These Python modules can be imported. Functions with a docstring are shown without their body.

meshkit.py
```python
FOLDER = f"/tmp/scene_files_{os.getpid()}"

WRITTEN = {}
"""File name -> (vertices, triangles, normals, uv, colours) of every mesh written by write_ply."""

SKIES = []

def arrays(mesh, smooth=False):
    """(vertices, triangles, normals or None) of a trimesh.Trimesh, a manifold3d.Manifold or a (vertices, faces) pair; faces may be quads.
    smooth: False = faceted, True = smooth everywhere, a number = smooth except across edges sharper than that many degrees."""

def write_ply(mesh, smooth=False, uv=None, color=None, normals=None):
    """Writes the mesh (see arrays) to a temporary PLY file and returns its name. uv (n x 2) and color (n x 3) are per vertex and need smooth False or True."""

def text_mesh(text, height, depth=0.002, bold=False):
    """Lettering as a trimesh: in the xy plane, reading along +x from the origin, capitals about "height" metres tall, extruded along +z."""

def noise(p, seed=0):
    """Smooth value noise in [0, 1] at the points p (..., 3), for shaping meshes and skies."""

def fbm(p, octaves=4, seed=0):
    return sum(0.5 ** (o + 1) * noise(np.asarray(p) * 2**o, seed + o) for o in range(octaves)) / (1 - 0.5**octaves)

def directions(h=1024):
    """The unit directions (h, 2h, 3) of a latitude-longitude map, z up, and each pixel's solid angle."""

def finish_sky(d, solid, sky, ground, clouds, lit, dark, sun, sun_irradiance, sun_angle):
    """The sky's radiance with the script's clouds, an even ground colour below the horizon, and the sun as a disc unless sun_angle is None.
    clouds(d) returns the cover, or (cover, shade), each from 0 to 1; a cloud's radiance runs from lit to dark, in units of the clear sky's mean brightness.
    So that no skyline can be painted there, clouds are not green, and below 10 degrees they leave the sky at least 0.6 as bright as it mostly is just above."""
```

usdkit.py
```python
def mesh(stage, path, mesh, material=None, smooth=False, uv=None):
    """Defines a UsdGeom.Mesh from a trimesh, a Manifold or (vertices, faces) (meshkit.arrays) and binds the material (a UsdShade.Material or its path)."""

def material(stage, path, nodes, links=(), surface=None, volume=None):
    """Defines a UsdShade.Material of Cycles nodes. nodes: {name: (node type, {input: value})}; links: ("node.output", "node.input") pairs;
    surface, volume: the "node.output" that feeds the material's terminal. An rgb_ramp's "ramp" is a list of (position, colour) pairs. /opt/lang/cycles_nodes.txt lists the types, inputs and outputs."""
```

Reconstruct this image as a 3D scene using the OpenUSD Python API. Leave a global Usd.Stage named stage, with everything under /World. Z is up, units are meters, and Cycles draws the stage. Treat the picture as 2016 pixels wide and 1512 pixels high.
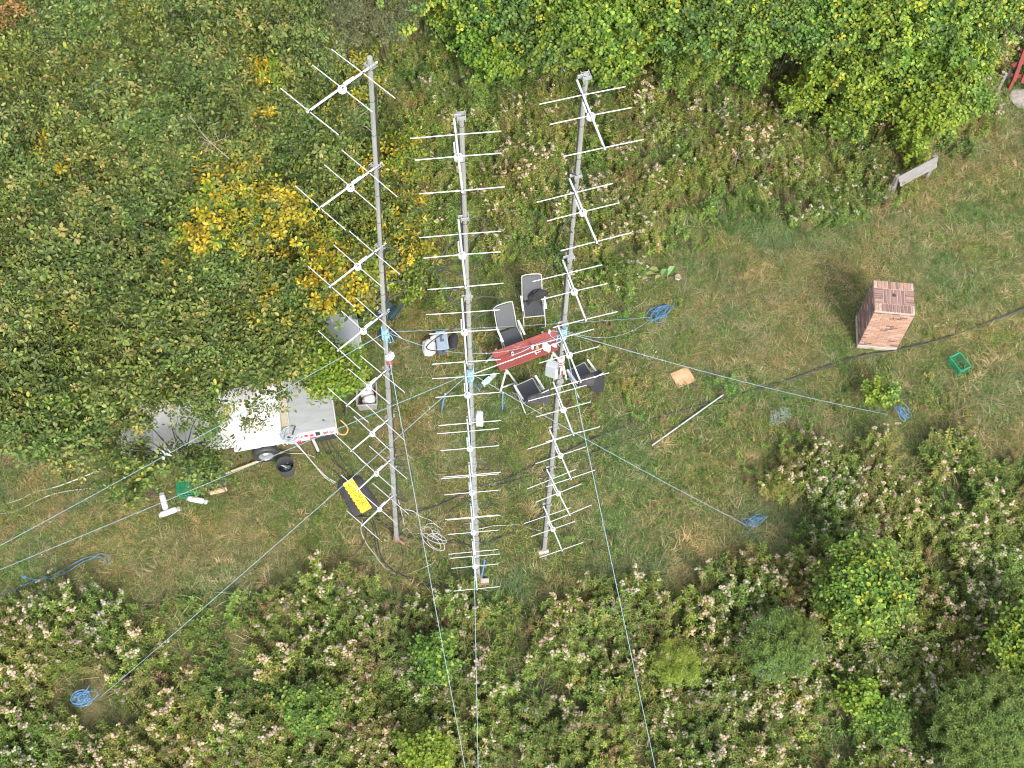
import math
import numpy as np
import trimesh
import meshkit
import usdkit
from pxr import Gf, Sdf, Usd, UsdGeom, UsdLux, UsdShade, Vt

rng = np.random.default_rng(11)
stage = Usd.Stage.CreateInMemory()
UsdGeom.SetStageUpAxis(stage, UsdGeom.Tokens.z)
UsdGeom.SetStageMetersPerUnit(stage, 1.0)
UsdGeom.Xform.Define(stage, "/World")
UsdGeom.Scope.Define(stage, "/World/Looks")

# ------------------------------------------------------------------ camera, sky, sun, exposure
FPX, PITCH, ROLL, CAMH = 2400.0, math.radians(60.828), math.radians(-0.3646), 26.039
EXPOSURE = 1.95
SUN_EL, SUN_AZ = math.radians(43.0), math.atan2(0.40, -0.92)
SUN_I, SUN_ANGLE, SKY_S = 0.40, 10.0, 0.135

fwd = np.array([0, math.cos(PITCH), -math.sin(PITCH)])
_r0, _d0 = np.array([1.0, 0, 0]), np.cross(fwd, [1.0, 0, 0])
RIGHT = math.cos(ROLL) * _r0 + math.sin(ROLL) * _d0
DOWN = -math.sin(ROLL) * _r0 + math.cos(ROLL) * _d0
EYE = np.array([0, 0, CAMH])
cam = UsdGeom.Camera.Define(stage, "/World/camera")
m = Gf.Matrix4d(1.0)
for i, row in enumerate((RIGHT, -DOWN, -fwd, EYE)):
    m.SetRow3(i, Gf.Vec3d(*map(float, row)))
cam.AddTransformOp().Set(m)
cam.CreateHorizontalApertureAttr(36.0)
cam.CreateVerticalApertureAttr(27.0)
cam.CreateFocalLengthAttr(36.0 * FPX / 2016.0)
cam.CreateClippingRangeAttr(Gf.Vec2f(0.1, 5000.0))
cam.CreateExposureAttr(EXPOSURE)

sky_m = usdkit.material(stage, "/World/Looks/sky_look", {
    "s": ("sky_texture", {"sky_type": "single_scattering", "sun_disc": False, "sun_elevation": SUN_EL, "sun_rotation": SUN_AZ % (2 * math.pi), "aerosol_density": 2.0}),
    "h": ("hsv", {"saturation": 0.32, "value": 1.0}),
    "b": ("background_shader", {"strength": SKY_S})},
    [("s.color", "h.color"), ("h.color", "b.color")], surface="b.background")
dome = UsdLux.DomeLight.Define(stage, "/World/sky")
UsdShade.MaterialBindingAPI.Apply(dome.GetPrim()).Bind(sky_m)
sun = UsdLux.DistantLight.Define(stage, "/World/sun")
sz = np.array([math.sin(SUN_AZ) * math.cos(SUN_EL), math.cos(SUN_AZ) * math.cos(SUN_EL), math.sin(SUN_EL)])
sx = np.cross([0, 0, 1.0], sz); sx /= np.linalg.norm(sx)
m = Gf.Matrix4d(1.0)
for i, row in enumerate((sx, np.cross(sz, sx), sz)):
    m.SetRow3(i, Gf.Vec3d(*map(float, row)))
sun.AddTransformOp().Set(m)
sun.CreateIntensityAttr(SUN_I); sun.CreateNormalizeAttr(True); sun.CreateAngleAttr(SUN_ANGLE)
sun.CreateColorAttr(Gf.Vec3f(1.0, 0.95, 0.86))


# ------------------------------------------------------------------ surveying: a photo pixel (2016 x 1512) and a height give a point of the place
def P(px, py, z=0.0):
    d = RIGHT * (px - 1008) / FPX + DOWN * (py - 756) / FPX + fwd
    return EYE + d * ((z - CAMH) / d[2])


def pix(p):
    q = np.asarray(p, float) - EYE
    w = q @ fwd
    return np.stack([1008 + FPX * (q @ RIGHT) / w, 756 + FPX * (q @ DOWN) / w], -1)


def yaw_px(a, b, z=0.0):
    p, q = P(*a, z), P(*b, z)
    return math.atan2(q[1] - p[1], q[0] - p[0])


def inside(pts, poly):
    poly = np.asarray(poly, float)
    x, y = pts[:, 0], pts[:, 1]
    r = np.zeros(len(pts), bool)
    for (x0, y0), (x1, y1) in zip(poly, np.roll(poly, -1, 0)):
        c = ((y0 > y) != (y1 > y)) & (x < (x1 - x0) * (y - y0) / (y1 - y0 + 1e-12) + x0)
        r ^= c
    return r


# ------------------------------------------------------------------ mesh helpers
def rotz(a):
    c, s = math.cos(a), math.sin(a)
    return np.array([[c, -s, 0], [s, c, 0], [0, 0, 1.0]])


def roty(a):
    c, s = math.cos(a), math.sin(a)
    return np.array([[c, 0, s], [0, 1, 0], [-s, 0, c]])


def rotx(a):
    c, s = math.cos(a), math.sin(a)
    return np.array([[1, 0, 0], [0, c, -s], [0, s, c]])


def frame(d, up=(0, 0, 1.0)):
    d = np.asarray(d, float); d = d / np.linalg.norm(d)
    up = np.asarray(up, float)
    if abs(d @ up) > 0.98:
        up = np.array([0, 1.0, 0])
    s = np.cross(up, d); s /= np.linalg.norm(s)
    return np.stack([d, s, np.cross(d, s)], 1)


_ch = {}


def chamfer_unit(rx, ry, rz):
    key = (round(rx, 3), round(ry, 3), round(rz, 3))
    if key not in _ch:
        pts = []
        for a in (-1, 1):
            for b in (-1, 1):
                for c in (-1, 1):
                    pts += [(a * (1 - rx), b * (1 - ry), c), (a * (1 - rx), b, c * (1 - rz)), (a, b * (1 - ry), c * (1 - rz))]
        h = trimesh.convex.convex_hull(np.array(pts) * 0.5)
        _ch[key] = np.array(h.vertices), np.array(h.faces)
    return _ch[key]


def spline(pts, n=8):
    p = np.asarray(pts, float)
    if len(p) < 3:
        return p
    q = np.vstack([2 * p[0] - p[1], p, 2 * p[-1] - p[-2]])
    out = []
    for i in range(1, len(q) - 2):
        t = np.linspace(0, 1, n, endpoint=False)[:, None]
        a, b, c, d = q[i - 1], q[i], q[i + 1], q[i + 2]
        out.append(0.5 * ((2 * b) + (-a + c) * t + (2 * a - 5 * b + 4 * c - d) * t**2 + (-a + 3 * b - 3 * c + d) * t**3))
    return np.vstack(out + [p[-1:]])


class MB:
    def __init__(self):
        self.v, self.f, self.n = [], [], 0

    def add(self, v, f):
        v = np.asarray(v, float)
        self.v.append(v); self.f.append(np.asarray(f, int) + self.n); self.n += len(v)
        return self

    def box(self, c, s, R=None, b=0.004):
        s = np.asarray(s, float)
        r = np.minimum(2 * b / s, 0.6)
        v, f = chamfer_unit(*r)
        v = v * s
        if R is not None:
            v = v @ np.asarray(R).T
        return self.add(v + np.asarray(c, float), f)

    def plain(self, c, s, R=None):
        v = np.array([(x, y, z) for x in (-.5, .5) for y in (-.5, .5) for z in (-.5, .5)]) * s
        f = [(0, 1, 3), (0, 3, 2), (4, 6, 7), (4, 7, 5), (0, 4, 5), (0, 5, 1), (2, 3, 7), (2, 7, 6), (0, 2, 6), (0, 6, 4), (1, 5, 7), (1, 7, 3)]
        if R is not None:
            v = v @ np.asarray(R).T
        return self.add(v + np.asarray(c, float), f)

    def beam(self, a, c, w, h, up=(0, 0, 1.0), b=0.003):
        a, c = np.asarray(a, float), np.asarray(c, float)
        return self.box((a + c) / 2, (np.linalg.norm(c - a), w, h), frame(c - a, up), b)

    def tube(self, pts, r, sides=6, caps=True):
        p = np.asarray(pts, float)
        t = np.gradient(p, axis=0); t /= np.linalg.norm(t, axis=1, keepdims=True) + 1e-12
        ref = np.array([0, 0, 1.0]) if abs(t[:, 2]).mean() < 0.8 else np.array([1.0, 0, 0])
        a = np.cross(t, ref); bad = np.linalg.norm(a, axis=1) < 0.05
        a[bad] = np.cross(t[bad], [0.3, 1.0, 0.1])
        a /= np.linalg.norm(a, axis=1, keepdims=True)
        for i in range(1, len(a)):
            if a[i] @ a[i - 1] < 0:
                a[i] = -a[i]
        b = np.cross(t, a)
        th = np.arange(sides) * 2 * np.pi / sides
        rr = np.broadcast_to(np.asarray(r, float), (len(p),))
        v = p[:, None] + rr[:, None, None] * (np.cos(th)[None, :, None] * a[:, None] + np.sin(th)[None, :, None] * b[:, None])
        i, j = np.meshgrid(np.arange(len(p) - 1), np.arange(sides), indexing="ij")
        q = np.stack([i * sides + j, i * sides + (j + 1) % sides, (i + 1) * sides + (j + 1) % sides, (i + 1) * sides + j], -1).reshape(-1, 4)
        f = np.vstack([q[:, [0, 1, 2]], q[:, [0, 2, 3]]])
        v = v.reshape(-1, 3)
        if caps:
            e = (len(p) - 1) * sides
            f = np.vstack([f] + [[(0, k + 1, k)] for k in range(1, sides - 1)] + [[(e, e + k, e + k + 1)] for k in range(1, sides - 1)])
        return self.add(v, f)

    def lathe(self, prof, c=(0, 0, 0), R=None, n=16):
        pr = np.asarray(prof, float)
        th = np.arange(n) * 2 * np.pi / n
        v = np.stack([pr[:, None, 0] * np.cos(th), pr[:, None, 0] * np.sin(th), np.broadcast_to(pr[:, None, 1], (len(pr), n))], -1).reshape(-1, 3)
        i, j = np.meshgrid(np.arange(len(pr) - 1), np.arange(n), indexing="ij")
        q = np.stack([i * n + j, i * n + (j + 1) % n, (i + 1) * n + (j + 1) % n, (i + 1) * n + j], -1).reshape(-1, 4)
        f = np.vstack([q[:, [0, 1, 2]], q[:, [0, 2, 3]]])
        if R is not None:
            v = v @ np.asarray(R).T
        return self.add(v + np.asarray(c, float), f)

    def blob(self, c, s, R=None, sub=2, rough=0.12, freq=2.2, seed=0):
        h = trimesh.creation.icosphere(sub)
        v = np.array(h.vertices)
        k = 1 + rough * 2 * (meshkit.fbm(v * freq + 7.3 + seed, 3, seed) - 0.5)
        v = v * k[:, None] * np.asarray(s, float)
        if R is not None:
            v = v @ np.asarray(R).T
        return self.add(v + np.asarray(c, float), h.faces)

    def grid(self, fn, nu, nv, thick=0.0):
        u, w = np.meshgrid(np.linspace(0, 1, nu), np.linspace(0, 1, nv), indexing="ij")
        v = fn(u.ravel(), w.ravel())
        i, j = np.meshgrid(np.arange(nu - 1), np.arange(nv - 1), indexing="ij")
        a = (i * nv + j).ravel()
        f = np.vstack([np.stack([a, a + nv, a + nv + 1], 1), np.stack([a, a + nv + 1, a + 1], 1)])
        self.add(v, f)
        if thick:
            nrm = trimesh.Trimesh(v, f, process=False).vertex_normals
            self.add(v - nrm * thick, f[:, ::-1])
        return self

    def out(self):
        return np.vstack(self.v), np.vstack(self.f)


# ------------------------------------------------------------------ things and parts
_names = {}


def numbered(parent, name):
    k = _names.setdefault((parent, name), 0)
    _names[(parent, name)] += 1
    return f"{parent}/{name}" + (f"_{k:03d}" if k else "")


def tag(prim, label=None, cat=None, group=None, kind=None):
    for key, val in (("label", label), ("category", cat), ("group", group), ("kind", kind)):
        if val:
            prim.SetCustomDataByKey(key, val)


class Thing:
    def __init__(self, name, label, cat, loc=(0, 0, 0), yaw=0.0, group=None, kind=None, R=None):
        self.path = numbered("/World", name)
        self.name, self.loc, self.yaw = name, np.asarray(loc, float), yaw
        x = UsdGeom.Xform.Define(stage, self.path)
        place(x, loc, yaw, R)
        tag(x.GetPrim(), label, cat, group, kind)
        self.prim = x.GetPrim()

    def part(self, name, mb, mat, parent=None, label=None, smooth=35, kind=None, world=False):
        path = numbered(parent or self.path, name)
        v, f = mb.out() if isinstance(mb, MB) else mb
        if world:
            v = (v - self.loc) @ rotz(self.yaw)
        usdkit.mesh(stage, path, (v, f), mat, smooth=smooth)
        tag(stage.GetPrimAtPath(path), label, kind=kind)
        return path

    def holder(self, name, label=None):
        path = numbered(self.path, name)
        x = UsdGeom.Xform.Define(stage, path)
        tag(x.GetPrim(), label)
        return path


def place(x, loc, yaw=0.0, R=None):
    Rm = rotz(yaw) if R is None else rotz(yaw) @ R
    mm = Gf.Matrix4d(1.0)
    for i in range(3):
        mm.SetRow3(i, Gf.Vec3d(*map(float, Rm[:, i])))
    mm.SetRow3(3, Gf.Vec3d(*map(float, loc)))
    x.AddTransformOp().Set(mm)


def dup(src, label, loc, yaw=0.0, R=None, cat=None, group=None):
    path = numbered("/World", src.name)
    x = UsdGeom.Xform.Define(stage, path)
    place(x, loc, yaw, R)
    x.GetPrim().GetReferences().AddInternalReference(src.path)
    x.GetPrim().SetInstanceable(True)
    was = src.prim.GetCustomData()
    tag(x.GetPrim(), label, cat or was.get("category"), group or was.get("group"))
    return path


def simple(name, label, cat, mb, mat, group=None, smooth=35, kind=None):
    """A thing that is one mesh, its origin at its base."""
    v, f = mb.out()
    o = np.array([(v[:, 0].min() + v[:, 0].max()) / 2, (v[:, 1].min() + v[:, 1].max()) / 2, v[:, 2].min()])
    path = numbered("/World", name)
    g = usdkit.mesh(stage, path, (v - o, f), mat, smooth=smooth)
    g.AddTranslateOp().Set(Gf.Vec3d(*map(float, o)))
    tag(g.GetPrim(), label, cat, group, kind)
    return path


# ------------------------------------------------------------------ materials
TONE = 0.66          # measured against the exposure above


def mat(name, c1, c2=None, scale=6.0, rough=0.6, metal=0.0, bump=0.0, bscale=40.0, spec=0.5, world=False, lo=0.35, hi=0.65, stretch=None, **kw):
    c2 = c2 or tuple(x * 0.8 for x in c1)
    c1, c2 = tuple(x * TONE for x in c1), tuple(x * TONE for x in c2)
    nodes = {"c": ("texture_coordinate", {}), "g": ("geometry", {}), "mp": ("mapping", {"scale": stretch or (1, 1, 1)}), "n": ("noise_texture", {"scale": scale, "detail": 5.0, "roughness": 0.6}),
             "r": ("rgb_ramp", {"ramp": [(lo, c1), (hi, c2)]}),
             "p": ("principled_bsdf", {"roughness": rough, "metallic": metal, "specular_ior_level": spec, **kw})}
    links = [("g.position" if world else "c.object", "mp.vector"), ("mp.vector", "n.vector"), ("n.fac", "r.fac"), ("r.color", "p.base_color")]
    if bump:
        nodes["n2"] = ("noise_texture", {"scale": bscale, "detail": 3.0})
        nodes["b"] = ("bump", {"strength": bump, "distance": 0.02})
        links += [("mp.vector", "n2.vector"), ("n2.fac", "b.height"), ("b.normal", "p.normal")]
    return usdkit.material(stage, f"/World/Looks/{name}", nodes, links, surface="p.BSDF")


LEAF_GAIN = 0.56


def leaf_mat(name, ramp, patch=None, var=0.5, **_):
    """The colours of one kind of leaf: every leaf takes its own shade along the ramp; patch is the ramp of twigs that have turned."""
    a = lambda rm: (np.array([p for p, _ in rm]), np.minimum(np.array([c for _, c in rm]) * LEAF_GAIN, 0.75))
    return dict(ramp=a(ramp), patch=a(patch) if patch else None, var=var)


def shades(lm, n, r, turned=False):
    x, c = lm["patch"] if turned and lm["patch"] else lm["ramp"]
    u = r.random(n)
    return np.stack([np.interp(u, x, c[:, k]) for k in range(3)], 1)


def plain(c, var=0.3):
    return dict(ramp=(np.array([0.0, 1.0]), np.array([np.array(c) * .8, np.array(c) * 1.2])), patch=None, var=var)


def foliage_material():
    """One material for all leaves: the colour of each leaf comes with the mesh, drifting slightly from place to place."""
    nodes = {"g": ("geometry", {}), "a": ("attribute", {"attribute": "tint"}), "n": ("noise_texture", {"scale": 0.6, "detail": 1.0}),
             "r": ("rgb_ramp", {"ramp": [(0.34, (0.84, 1.0, 0.98)), (0.5, (1.0, 1.0, 1.0)), (0.66, (1.10, 1.04, 0.93))]}), "m": ("mix", {"mix_type": "multiply", "fac": 1.0}),
             "p": ("principled_bsdf", {"roughness": 0.5, "specular_ior_level": 0.35}), "t": ("translucent_bsdf", {}), "x": ("mix_closure", {"fac": 0.33})}
    return usdkit.material(stage, "/World/Looks/foliage", nodes, [("g.position", "n.vector"), ("n.fac", "r.fac"), ("a.color", "m.color1"), ("r.color", "m.color2"), ("m.color", "p.base_color"), ("m.color", "t.color"), ("p.BSDF", "x.closure1"), ("t.BSDF", "x.closure2")], surface="x.closure")


FOLIAGE = foliage_material()
M = {
    "alu": mat("white_aluminium", (0.62, 0.63, 0.65), (0.52, 0.53, 0.56), 12, 0.38, 0.15),
    "clamp": mat("zinc_clamp", (0.46, 0.47, 0.49), (0.34, 0.35, 0.37), 30, 0.4, 0.4),
    "galv": mat("galvanised_steel", (0.36, 0.365, 0.345), (0.28, 0.285, 0.26), 5, 0.5, 0.25, stretch=(1, 1, 0.25)),
    "white_plastic": mat("white_plastic", (0.66, 0.66, 0.69), (0.58, 0.58, 0.62), 9, 0.35),
    "black_rubber": mat("black_rubber", (0.022, 0.022, 0.023), (0.035, 0.035, 0.036), 10, 0.55),
    "rope_light": mat("pale_blue_rope", (0.30, 0.40, 0.45), (0.14, 0.25, 0.32), 30, 0.7),
    "rope_blue": mat("bright_blue_rope", (0.03, 0.13, 0.30), (0.11, 0.26, 0.40), 14, 0.65),
    "rope_cyan": mat("cyan_rope", (0.12, 0.36, 0.50), (0.34, 0.50, 0.58), 18, 0.65),
    "rust": mat("rusty_steel", (0.25, 0.10, 0.06), (0.35, 0.20, 0.15), 20, 0.8, bump=0.3),
    "grey_wood": mat("weathered_wood", (0.25, 0.235, 0.22), (0.15, 0.14, 0.135), 8, 0.85, bump=0.4, stretch=(0.4, 6, 6)),
    "tan_wood": mat("tan_wood", (0.55, 0.38, 0.22), (0.45, 0.29, 0.16), 6, 0.75, stretch=(0.6, 5, 5)),
    "ply": mat("plywood", (0.56, 0.34, 0.19), (0.46, 0.26, 0.135), 5, 0.7, bump=0.1),
    "red_paint": mat("worn_red_paint", (0.26, 0.036, 0.025), (0.17, 0.04, 0.035), 5, 0.65, bump=0.2, stretch=(0.35, 5, 5)),
    "red_paint2": mat("faded_red_paint", (0.33, 0.055, 0.04), (0.22, 0.05, 0.042), 6, 0.7, bump=0.2, stretch=(0.35, 5, 5)),
    "red_scuff": mat("bare_scuffed_wood", (0.40, 0.20, 0.14), (0.30, 0.11, 0.085), 20, 0.8),
    "white_frame": mat("white_painted_tube", (0.52, 0.515, 0.50), (0.44, 0.43, 0.41), 14, 0.4),
    "sling": mat("grey_mesh_fabric", (0.075, 0.08, 0.085), (0.10, 0.105, 0.11), 60, 0.75, bump=0.3, bscale=220),
    "sling_seat": mat("dark_mesh_fabric", (0.045, 0.048, 0.053), (0.065, 0.068, 0.073), 60, 0.75, bump=0.3, bscale=220),
    "black_cloth": mat("black_cloth", (0.012, 0.012, 0.015), (0.022, 0.022, 0.027), 9, 0.9, bump=0.3, bscale=25),
    "grey_cloth": mat("dark_grey_cloth", (0.055, 0.05, 0.055), (0.035, 0.032, 0.035), 7, 0.9, bump=0.3, bscale=25),
    "teal_cloth": mat("dark_teal_cloth", (0.025, 0.075, 0.075), (0.018, 0.05, 0.055), 6, 0.8, bump=0.3, bscale=20),
    "green_plastic": mat("green_plastic", (0.006, 0.25, 0.11), (0.008, 0.20, 0.09), 8, 0.4),
    "grey_bin": mat("grey_plastic", (0.30, 0.285, 0.27), (0.25, 0.24, 0.225), 5, 0.5),
    "toolbox": mat("blue_grey_plastic", (0.30, 0.36, 0.43), (0.25, 0.31, 0.38), 6, 0.45),
    "toolbox_dark": mat("dark_grey_plastic", (0.09, 0.11, 0.14), (0.07, 0.09, 0.11), 6, 0.45),
    "white_bag": mat("white_bag", (0.60, 0.58, 0.565), (0.48, 0.46, 0.45), 8, 0.4, bump=0.4, bscale=14),
    "white_cloth": mat("white_wrap", (0.62, 0.62, 0.63), (0.54, 0.54, 0.56), 10, 0.55, bump=0.2, bscale=30),
    "film": usdkit.material(stage, "/World/Looks/clear_film", {"t": ("transparent_bsdf", {"color": (0.9, 0.9, 0.9)}), "g": ("glossy_bsdf", {"color": (0.9, 0.9, 0.9), "roughness": 0.2}), "d": ("diffuse_bsdf", {"color": (0.75, 0.76, 0.78)}), "m0": ("mix_closure", {"fac": 0.5}), "m": ("mix_closure", {"fac": 0.4})},
                            [("g.BSDF", "m0.closure1"), ("d.BSDF", "m0.closure2"), ("t.BSDF", "m.closure1"), ("m0.closure", "m.closure2")], surface="m.closure"),
    "trailer_white": mat("chalky_white_paint", (0.74, 0.74, 0.73), (0.58, 0.58, 0.56), 2.5, 0.5),
    "trailer_grey": mat("dirty_grey_lid", (0.35, 0.365, 0.365), (0.29, 0.305, 0.30), 2.2, 0.55, stretch=(1, 3, 1)),
    "panel_grey": mat("pale_grey_panel", (0.34, 0.36, 0.38), (0.29, 0.31, 0.33), 2.0, 0.5),
    "edge_tan": mat("tan_edge", (0.62, 0.55, 0.42), (0.50, 0.43, 0.32), 9, 0.7),
    "red_sign": mat("red_reflector", (0.55, 0.03, 0.05), (0.45, 0.03, 0.06), 9, 0.35),
    "dark_iron": mat("dark_iron", (0.035, 0.032, 0.03), (0.06, 0.05, 0.045), 9, 0.7),
    "grey_rope": mat("blue_grey_hose", (0.40, 0.45, 0.50), (0.30, 0.34, 0.40), 20, 0.5),
    "cable_white": mat("dirty_white_cable", (0.62, 0.62, 0.58), (0.5, 0.5, 0.46), 20, 0.55),
    "orange": mat("orange_strap", (0.70, 0.34, 0.12), (0.62, 0.28, 0.10), 20, 0.6),
    "bucket": mat("dark_bucket_plastic", (0.055, 0.057, 0.062), (0.04, 0.042, 0.047), 8, 0.5),
    "steel": mat("bright_steel", (0.6, 0.61, 0.62), (0.45, 0.46, 0.48), 12, 0.35, 0.7),
    "cardboard": mat("cardboard", (0.50, 0.35, 0.19), (0.42, 0.28, 0.15), 7, 0.8),
    "yellow_card": mat("yellow_card", (0.90, 0.60, 0.035), (0.82, 0.52, 0.03), 6, 0.6),
    "ink": mat("brown_ink", (0.42, 0.17, 0.015), (0.34, 0.13, 0.012), 9, 0.7),
    "mesh_black": mat("black_mesh_sheet", (0.030, 0.026, 0.028), (0.055, 0.046, 0.048), 25, 0.85, bump=0.6, bscale=60),
    "blue_tube": mat("blue_tube", (0.10, 0.18, 0.55), (0.15, 0.24, 0.62), 9, 0.4),
    "amber": mat("amber_jar", (0.50, 0.24, 0.08), (0.42, 0.2, 0.07), 9, 0.3),
    "clear_jar": mat("pale_jar", (0.58, 0.53, 0.45), (0.5, 0.46, 0.4), 9, 0.2),
    "red_cap": mat("red_cap", (0.55, 0.04, 0.04), None, 9, 0.4),
    "blue_print": mat("blue_print", (0.16, 0.48, 0.58), (0.6, 0.75, 0.78), 14, 0.4),
    "mortar": mat("lime_mortar", (0.50, 0.40, 0.33), (0.40, 0.31, 0.25), 18, 0.95, bump=0.4),
    "concrete": mat("concrete", (0.46, 0.41, 0.36), (0.38, 0.34, 0.30), 9, 0.9, bump=0.4),
    "bark": mat("grey_bark", (0.11, 0.095, 0.075), (0.06, 0.05, 0.04), 9, 0.9, bump=0.5, bscale=30, stretch=(3, 3, 0.5)),
    "twig": mat("pale_twig", (0.30, 0.27, 0.23), (0.22, 0.19, 0.16), 9, 0.85),
    "litter": mat("fallen_leaf", (0.20, 0.17, 0.05), (0.13, 0.075, 0.03), 3, 0.8),
    "bigleaf_green": mat("big_green_leaf", (0.10, 0.21, 0.035), (0.07, 0.16, 0.028), 9, 0.5),
    "bigleaf_yellow": mat("big_yellow_leaf", (0.17, 0.20, 0.035), (0.12, 0.15, 0.03), 9, 0.5),
    "bigleaf_straw": mat("big_dry_leaf", (0.26, 0.19, 0.09), (0.20, 0.14, 0.07), 9, 0.6),
    "seed": leaf_mat("seed_head", [(0, (0.36, 0.27, 0.19)), (0.5, (0.50, 0.385, 0.285)), (1, (0.66, 0.53, 0.41))], transl=0.15, rough=0.9, spec=0.1, var=0.35),
    "stalk": mat("dry_stalk", (0.16, 0.10, 0.06), (0.20, 0.14, 0.07), 12, 0.9),
    "gravel": mat("pale_gravel", (0.36, 0.32, 0.28), (0.24, 0.21, 0.18), 14, 0.95, bump=0.6, bscale=30),
}
BR = [mat(f"brick_tone_{w}", c, tuple(x * 0.78 for x in c), 22, 0.9, bump=0.35, bscale=60) for w, c in
      (("orange", (0.42, 0.225, 0.14)), ("rose", (0.38, 0.215, 0.155)), ("pale", (0.47, 0.29, 0.20)), ("dark", (0.20, 0.115, 0.10)), ("plum", (0.27, 0.15, 0.13)), ("darkest", (0.15, 0.105, 0.095)))]
LIMEY = mat("lime_stained_brick", (0.48, 0.39, 0.33), (0.26, 0.16, 0.13), 38, 0.95, bump=0.4)


# ------------------------------------------------------------------ foliage prototypes
def unit(v):
    return v / (np.linalg.norm(v, axis=-1, keepdims=True) + 1e-12)


def leaves(base, d, up, L, W, droop=0.15, fold=0.12, wide=0.5):
    n = len(base)
    L, W = np.broadcast_to(L, (n,))[:, None], np.broadcast_to(W, (n,))[:, None]
    d = unit(d); s = unit(np.cross(up, d)); u = np.cross(d, s)
    q = lambda t, w, h: base + d * L * t + s * W * w + u * (h * W - droop * L * t * t)
    v = np.stack([q(0, 0, 0), q(wide - .2, -.42, fold), q(wide - .2, .42, fold), q(wide + .22, -.4, fold), q(wide + .22, .4, fold), q(1, 0, 0), q(wide, 0, -fold)], 1).reshape(-1, 3)
    f = np.array([(0, 2, 6), (2, 4, 6), (4, 5, 6), (5, 3, 6), (3, 1, 6), (1, 0, 6)])
    return v, (f[None] + 7 * np.arange(n)[:, None, None]).reshape(-1, 3)


def blades(base, d, L, W, bend, r, seg=3):
    """Curved grass blades: strips that start along d and bend over."""
    n = len(base)
    d = unit(d)
    L = np.broadcast_to(L, (n,)); W = np.broadcast_to(W, (n,)); bend = np.broadcast_to(bend, (n,))
    flat = d.copy(); flat[:, 2] = 0; flat = unit(flat + 1e-6)
    s = unit(np.cross(flat, [0, 0, 1.0]))
    rows = []
    p = base.copy()
    for k in range(seg + 1):
        t = k / seg
        w = W * (1 - t) ** 0.7 * 0.5 if k < seg else W * 0.0
        rows.append(np.stack([p - s * w[:, None], p + s * w[:, None]], 1) if k < seg else p[:, None])
        dirn = unit(d + (flat * 0.6 - np.array([0, 0, 1.0]) * 1.0) * (bend * t)[:, None])
        p = p + dirn * (L / seg)[:, None]
        p[:, 2] = np.maximum(p[:, 2], 0.012)
    v = np.concatenate(rows, 1)
    f = []
    for k in range(seg - 1):
        a = 2 * k
        f += [(a, a + 1, a + 3), (a, a + 3, a + 2)]
    a = 2 * (seg - 1)
    f += [(a, a + 1, a + 2)]
    m_ = v.shape[1]
    return v.reshape(-1, 3), (np.array(f)[None] + m_ * np.arange(n)[:, None, None]).reshape(-1, 3)


def ring(n, r, tilt_lo, tilt_hi):
    a = r.uniform(0, 2 * np.pi, n); e = r.uniform(tilt_lo, tilt_hi, n)
    return np.stack([np.cos(a) * np.cos(e), np.sin(a) * np.cos(e), np.sin(e)], 1)


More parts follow.
